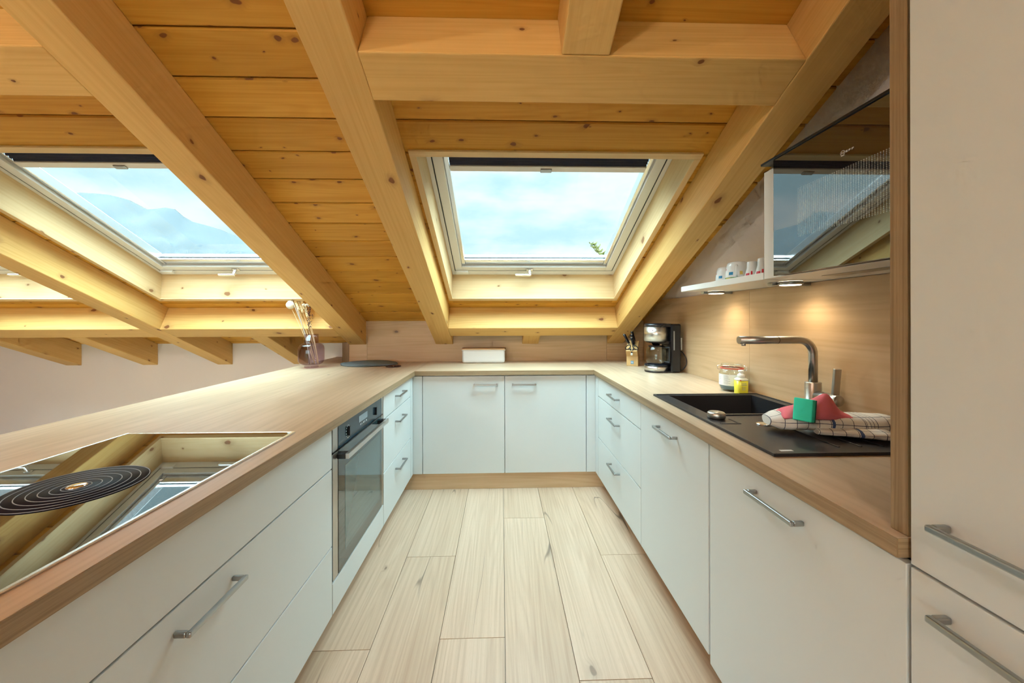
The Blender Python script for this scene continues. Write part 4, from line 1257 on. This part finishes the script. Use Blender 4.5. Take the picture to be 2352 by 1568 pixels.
# ------------------------------------------------------------------ shelf, cups, hood
SHX0, SHZ0, SHZ1, SHY0, SHY1 = 0.992, 1.3795, 1.4065, 1.385, 2.030
t = thing('wall_shelf', 'white wall shelf beside the hood carrying four cups', 'shelf', (1.13, 1.70, SHZ0))
bx(SHX0, X_R - .001, SHY0, SHY1, SHZ0, SHZ1).build('board', 'white_lacquer', t, bevel=.0012)
for i, (lx, ly) in enumerate(((1.155, 1.985), (1.155, 1.470))):
    lt = thing('cabinet_light', ('round under-shelf light at the free end of the white shelf', 'round under-shelf light next to the cooker hood')[i], 'light', (lx, ly, SHZ0), 'under-shelf lights')
    bx(lx - .055, X_R - .012, ly + .012, ly + .040, SHZ0 - .013, SHZ0 - .0005).build('arm', 'nickel', lt, bevel=.001)
    mb = MB(); mb.lathe([(.040, -.0005), (.042, -.004), (.042, -.012), (.038, -.014), (.034, -.0135)], (lx, ly - .012, SHZ0), 'z', 36, cap=False); mb.build('housing', 'nickel', lt)
    mb = MB(); mb.lathe([(.0355, -.0150), (.0355, -.0118), (0, -.0118)], (lx, ly - .012, SHZ0), 'z', 36); mb.build('diffuser', 'lamp_disc', lt)
    ld = bpy.data.lights.new('downlight', 'SPOT'); ld.energy = 4.5; ld.color = (1.0, .80, .50); ld.spot_size = math.radians(150); ld.spot_blend = 1.0; ld.shadow_soft_size = .035
    lo = bpy.data.objects.new('downlight', ld); COL.objects.link(lo); lo.location = (0, -.012, -.020); lo.parent = lt

def cup(cx, cy, prof, label, group, deco, name, handle=None):
    c = thing(name, label, 'cup', (cx, cy, SHZ1), group)
    zc = SHZ1 + .0005
    mb = MB(); mb.lathe(prof, (cx, cy, zc), 'z', 36); mb.build('body', 'porcelain', c)
    R0 = prof[1][0]
    for (mat, a0, a1, h0, h1) in deco:
        mb = MB(); rows = []
        for k in range(9):
            a = math.radians(a0 + (a1 - a0) * k / 8)
            def rad(h):
                for (r1, z1), (r2, z2) in zip(prof[:-1], prof[1:]):
                    if z1 <= h <= z2 and z2 > z1: return r1 + (r2 - r1) * (h - z1) / (z2 - z1)
                return R0
            rows.append([(cx + (rad(h0) + .0006) * math.cos(a), cy + (rad(h0) + .0006) * math.sin(a), zc + h0), (cx + (rad(h1) + .0006) * math.cos(a), cy + (rad(h1) + .0006) * math.sin(a), zc + h1)])
        mb.grid(rows); mb.build('decoration', mat, c)
    if handle:
        a = math.radians(handle)
        d_ = Vector((math.cos(a), math.sin(a), 0)); o = Vector((cx, cy, zc))
        mb = MB(); mb.tube([o + d_ * .046 + EZ * .068, o + d_ * .064 + EZ * .064, o + d_ * .073 + EZ * .046, o + d_ * .066 + EZ * .028, o + d_ * .052 + EZ * .018], .0045, 10); mb.build('handle', 'porcelain', c)
P_BIG = [(.050, 0), (.0515, .003), (.051, .03), (.046, .065), (.040, .083), (.034, .087), (0, .087)]
P_EGG = [(.030, 0), (.031, .002), (.027, .018), (.020, .045), (.0195, .070), (.017, .073), (0, .073)]
GC = 'cups on the white shelf'
DB = [('deco_green', 165, 262, .003, .016), ('deco_yellow', 178, 206, .006, .014), ('deco_blue', 196, 218, .026, .040), ('deco_yellow', 248, 262, .026, .042), ('deco_red', 168, 174, .050, .056)]
cup(1.125, 1.835, [(r * .92, h * .93) for r, h in P_BIG], 'upturned decorated mug nearest the free end of the shelf', GC, [(m_, a, b, h * .9, k * .9) for m_, a, b, h, k in DB], 'mug')
cup(1.105, 1.715, P_BIG, 'largest upturned mug with blue and green motifs, second along the shelf', GC, DB, 'mug', handle=235)
DE = [('deco_red', 180, 215, .010, .022), ('deco_red', 226, 240, .014, .030)]
cup(1.095, 1.598, P_EGG, 'small white flared cup with red motif between mug and hood cup', GC, DE, 'egg_cup')
cup(1.095, 1.530, [(r, h * 1.06) for r, h in P_EGG], 'small white flared cup half hidden by the hood side', GC, DE, 'egg_cup')

t = thing('cooker_hood', 'wall-mounted cooker hood with a black glass front', 'cooker hood', (1.11, 1.0, SHZ0))
HY_0, HY_1 = 0.660, 1.368
bx(0.984, X_R - .012, HY_0, HY_1, SHZ0, 1.776).build('housing', 'white_lacquer', t, bevel=.001)
mb = MB(); mb.box(0.949, 0.957, HY_0 - .008, 1.2735, SHZ0 + .001, 1.783); gl = mb.build('glass_front', 'black_glass', t, bevel=.001)
mb = MB(); mb.box(0.957, 0.9835, HY_0, 1.262, SHZ0 + .002, 1.770); mb.build('front_body', 'black_matte', t)
mb = MB(); mb.box(0.944, 0.990, HY_0 - .008, 1.330, 1.7835, 1.7915); mb.build('top_trim', 'black_plastic', t, bevel=.001)
mb = MB()
mb._off(); y0_, y1_ = HY_0 + .0, 1.166
mb.face([(.9486, y1_, 1.494), (.9486, y0_, 1.494), (.9486, y0_, 1.649), (.9486, y1_, 1.649)], [(0, 0), (y1_ - y0_, 0), (y1_ - y0_, .155), (0, .155)])
mb.build('filter_strip', 'filter_stripes', gl)
# emblem: ring with N, then EFF
mb = MB()
lc = Vector((.9485, 1.0085, 1.6915))
def fl(y, z): return (lc.x - .0004, lc.y - y, lc.z + z)     # y runs to the viewer's right
n = 28; r0, r1 = .0058, .0070
for k in range(n):
    a, b = 2 * math.pi * k / n, 2 * math.pi * (k + 1) / n
    mb.face([fl(r0 * math.cos(a), r0 * math.sin(a)), fl(r1 * math.cos(a), r1 * math.sin(a)), fl(r1 * math.cos(b), r1 * math.sin(b)), fl(r0 * math.cos(b), r0 * math.sin(b))])
mb.face([fl(-.0052, -.0086), fl(.0060, -.0086), fl(.0060, -.0072), fl(-.0052, -.0072)])
def bar(y0, y1, z0_, z1_): mb.face([fl(y0, z0_), fl(y1, z0_), fl(y1, z1_), fl(y0, z1_)])
bar(-.0034, -.0020, -.0026, .0026); bar(.0020, .0034, -.0026, .0026)
mb.face([fl(-.0034, .0026), fl(-.0020, .0026), fl(.0034, -.0026), fl(.0020, -.0026)])
for i, ch in enumerate('EFF'):
    x = .0092 + i * .0088
    bar(x, x + .0016, -.0026, .0026); bar(x + .0016, x + .0062, .0013, .0026); bar(x + .0016, x + .0054, -.0006, .0007)
    if ch == 'E': bar(x + .0016, x + .0062, -.0026, -.0013)
mb.build('emblem', 'print_white', gl)
bx(1.10, 1.16, 0.70, 1.25, SHZ0 - .0016, SHZ0 - .0003).build('filter_slot', 'nickel', t)

# ------------------------------------------------------------------ glowing globes added as fill light in the unseen area behind the camera
for i, (lx, ly) in enumerate(((-2.6, -1.3), (-0.6, -2.0))):
    t = thing('fill_globe', ('unseen white globe added below the ridge as fill light', 'unseen white globe added behind the kitchen as fill light')[i], 'lamp', (lx, ly, 2.45), 'added fill globes')
    zc = zr - TAN * abs(ly - Y_RIDGE)
    mb = MB(); mb.cyl((lx, ly, 2.55), .003, zc - 2.55); mb.build('cord', 'black_plastic', t)
    mb = MB(); mb.ball((lx, ly, 2.45), .12, 24, 16); mb.build('shade', 'fill_glow', t)

# ------------------------------------------------------------------ outside: ground, mountain, conifer
tag(bx(-900, 900, -600, 1200, -6.2, -6.0).build('ground', 'meadow'), 'ground far below the roof windows', 'ground', kind='structure')
ridge = [(-1500, 470), (-900, 440), (-500, 452), (-200, 436), (60, 446), (212, 449), (235, 450), (264, 452), (287, 455), (306, 461), (325, 466), (340, 475), (354, 484), (369, 488), (383, 483), (402, 481), (421, 485), (434, 497), (452, 511), (488, 520), (521, 530), (560, 548), (640, 580), (760, 615), (1000, 650), (1500, 660)]
YM = 420.0
def sample(u):
    for (a, va), (b, vb_) in zip(ridge[:-1], ridge[1:]):
        if a <= u <= b: return va + (vb_ - va) * (u - a) / (b - a)
    return ridge[-1][1]
rows = []
NU, NV = 150, 22
rng = random.Random(3)
for i in range(NV + 1):
    f = i / NV
    row = []
    for j in range(NU + 1):
        u = -1500 + 3000 * j / NU
        xr = (u - 1151.0) / F_PX; hr = H_CAM + (731.98 - sample(u)) / F_PX * YM
        y = YM - 260 * f
        prof = (1 - f) ** 1.35
        zz = -6 + (hr + 6) * prof
        if 0 < f < 1: zz += (rng.random() - .5) * 9 * f * (1 - f) * 4 + 10 * math.sin(j * .9 + i * 1.3) * f * (1 - f)
        row.append((xr * YM * (1 - .25 * f), y, zz))
    rows.append(row)
mb = MB(); mb.grid(rows, smooth=True)
back = [[(p[0], p[1] + .5, p[2]) for p in rows[0]], [(p[0], p[1] + 160, -6) for p in rows[0]]]
mb.grid(back)
tag(mb.build('mountain', 'mountain_rock'), 'hazy mountain ridge seen through the middle roof window', 'mountain', kind='structure')

t = thing('conifer', 'yellow-green conifer top showing in the corner of the kitchen skylight', 'tree', (3.44, 12.0, -6))
mb = MB(); mb.lathe([(.16, 0), (.10, 5.5), (.03, 9.05)], (3.42, 12.0, -6), 'z', 10); mb.build('trunk', 'bark', t)
mb = MB(); rng = random.Random(11)
ztip = 3.62
k = 0; zz = ztip
mb.tube([(2.96, 12, ztip + .08), (3.10, 12, ztip - .15), (3.40, 12, ztip - .60)], [.006, .022, .04], 5)
while zz > -4.5:
    L = .13 + (ztip - zz) * .26
    nb_ = 7
    for q in range(nb_):
        a = rng.uniform(0, 6.28)
        d_ = Vector((math.cos(a) - .25, math.sin(a), rng.uniform(.25, .8)))
        p0 = Vector((3.02 + min(.42, (ztip - zz) * .75), 12, zz)); p1 = p0 + d_ * L * rng.uniform(.7, 1.15)
        mb.tube([p0, p0.lerp(p1, .5) + Vector((0, 0, -.02)), p1], [.014 + L * .02, .022 + L * .035, .004], 5)
        for e in range(4):
            f = .3 + .2 * e; c = p0.lerp(p1, f); sd = Vector((-d_.y, d_.x, .2)) * (L * .28) * (1 if e % 2 else -1)
            mb.tube([c, c + sd + Vector((0, 0, L * .12))], [.012 + L * .018, .003], 4)
    zz -= .11 + (ztip - zz) * .035
mb.build('foliage', 'needles', t)
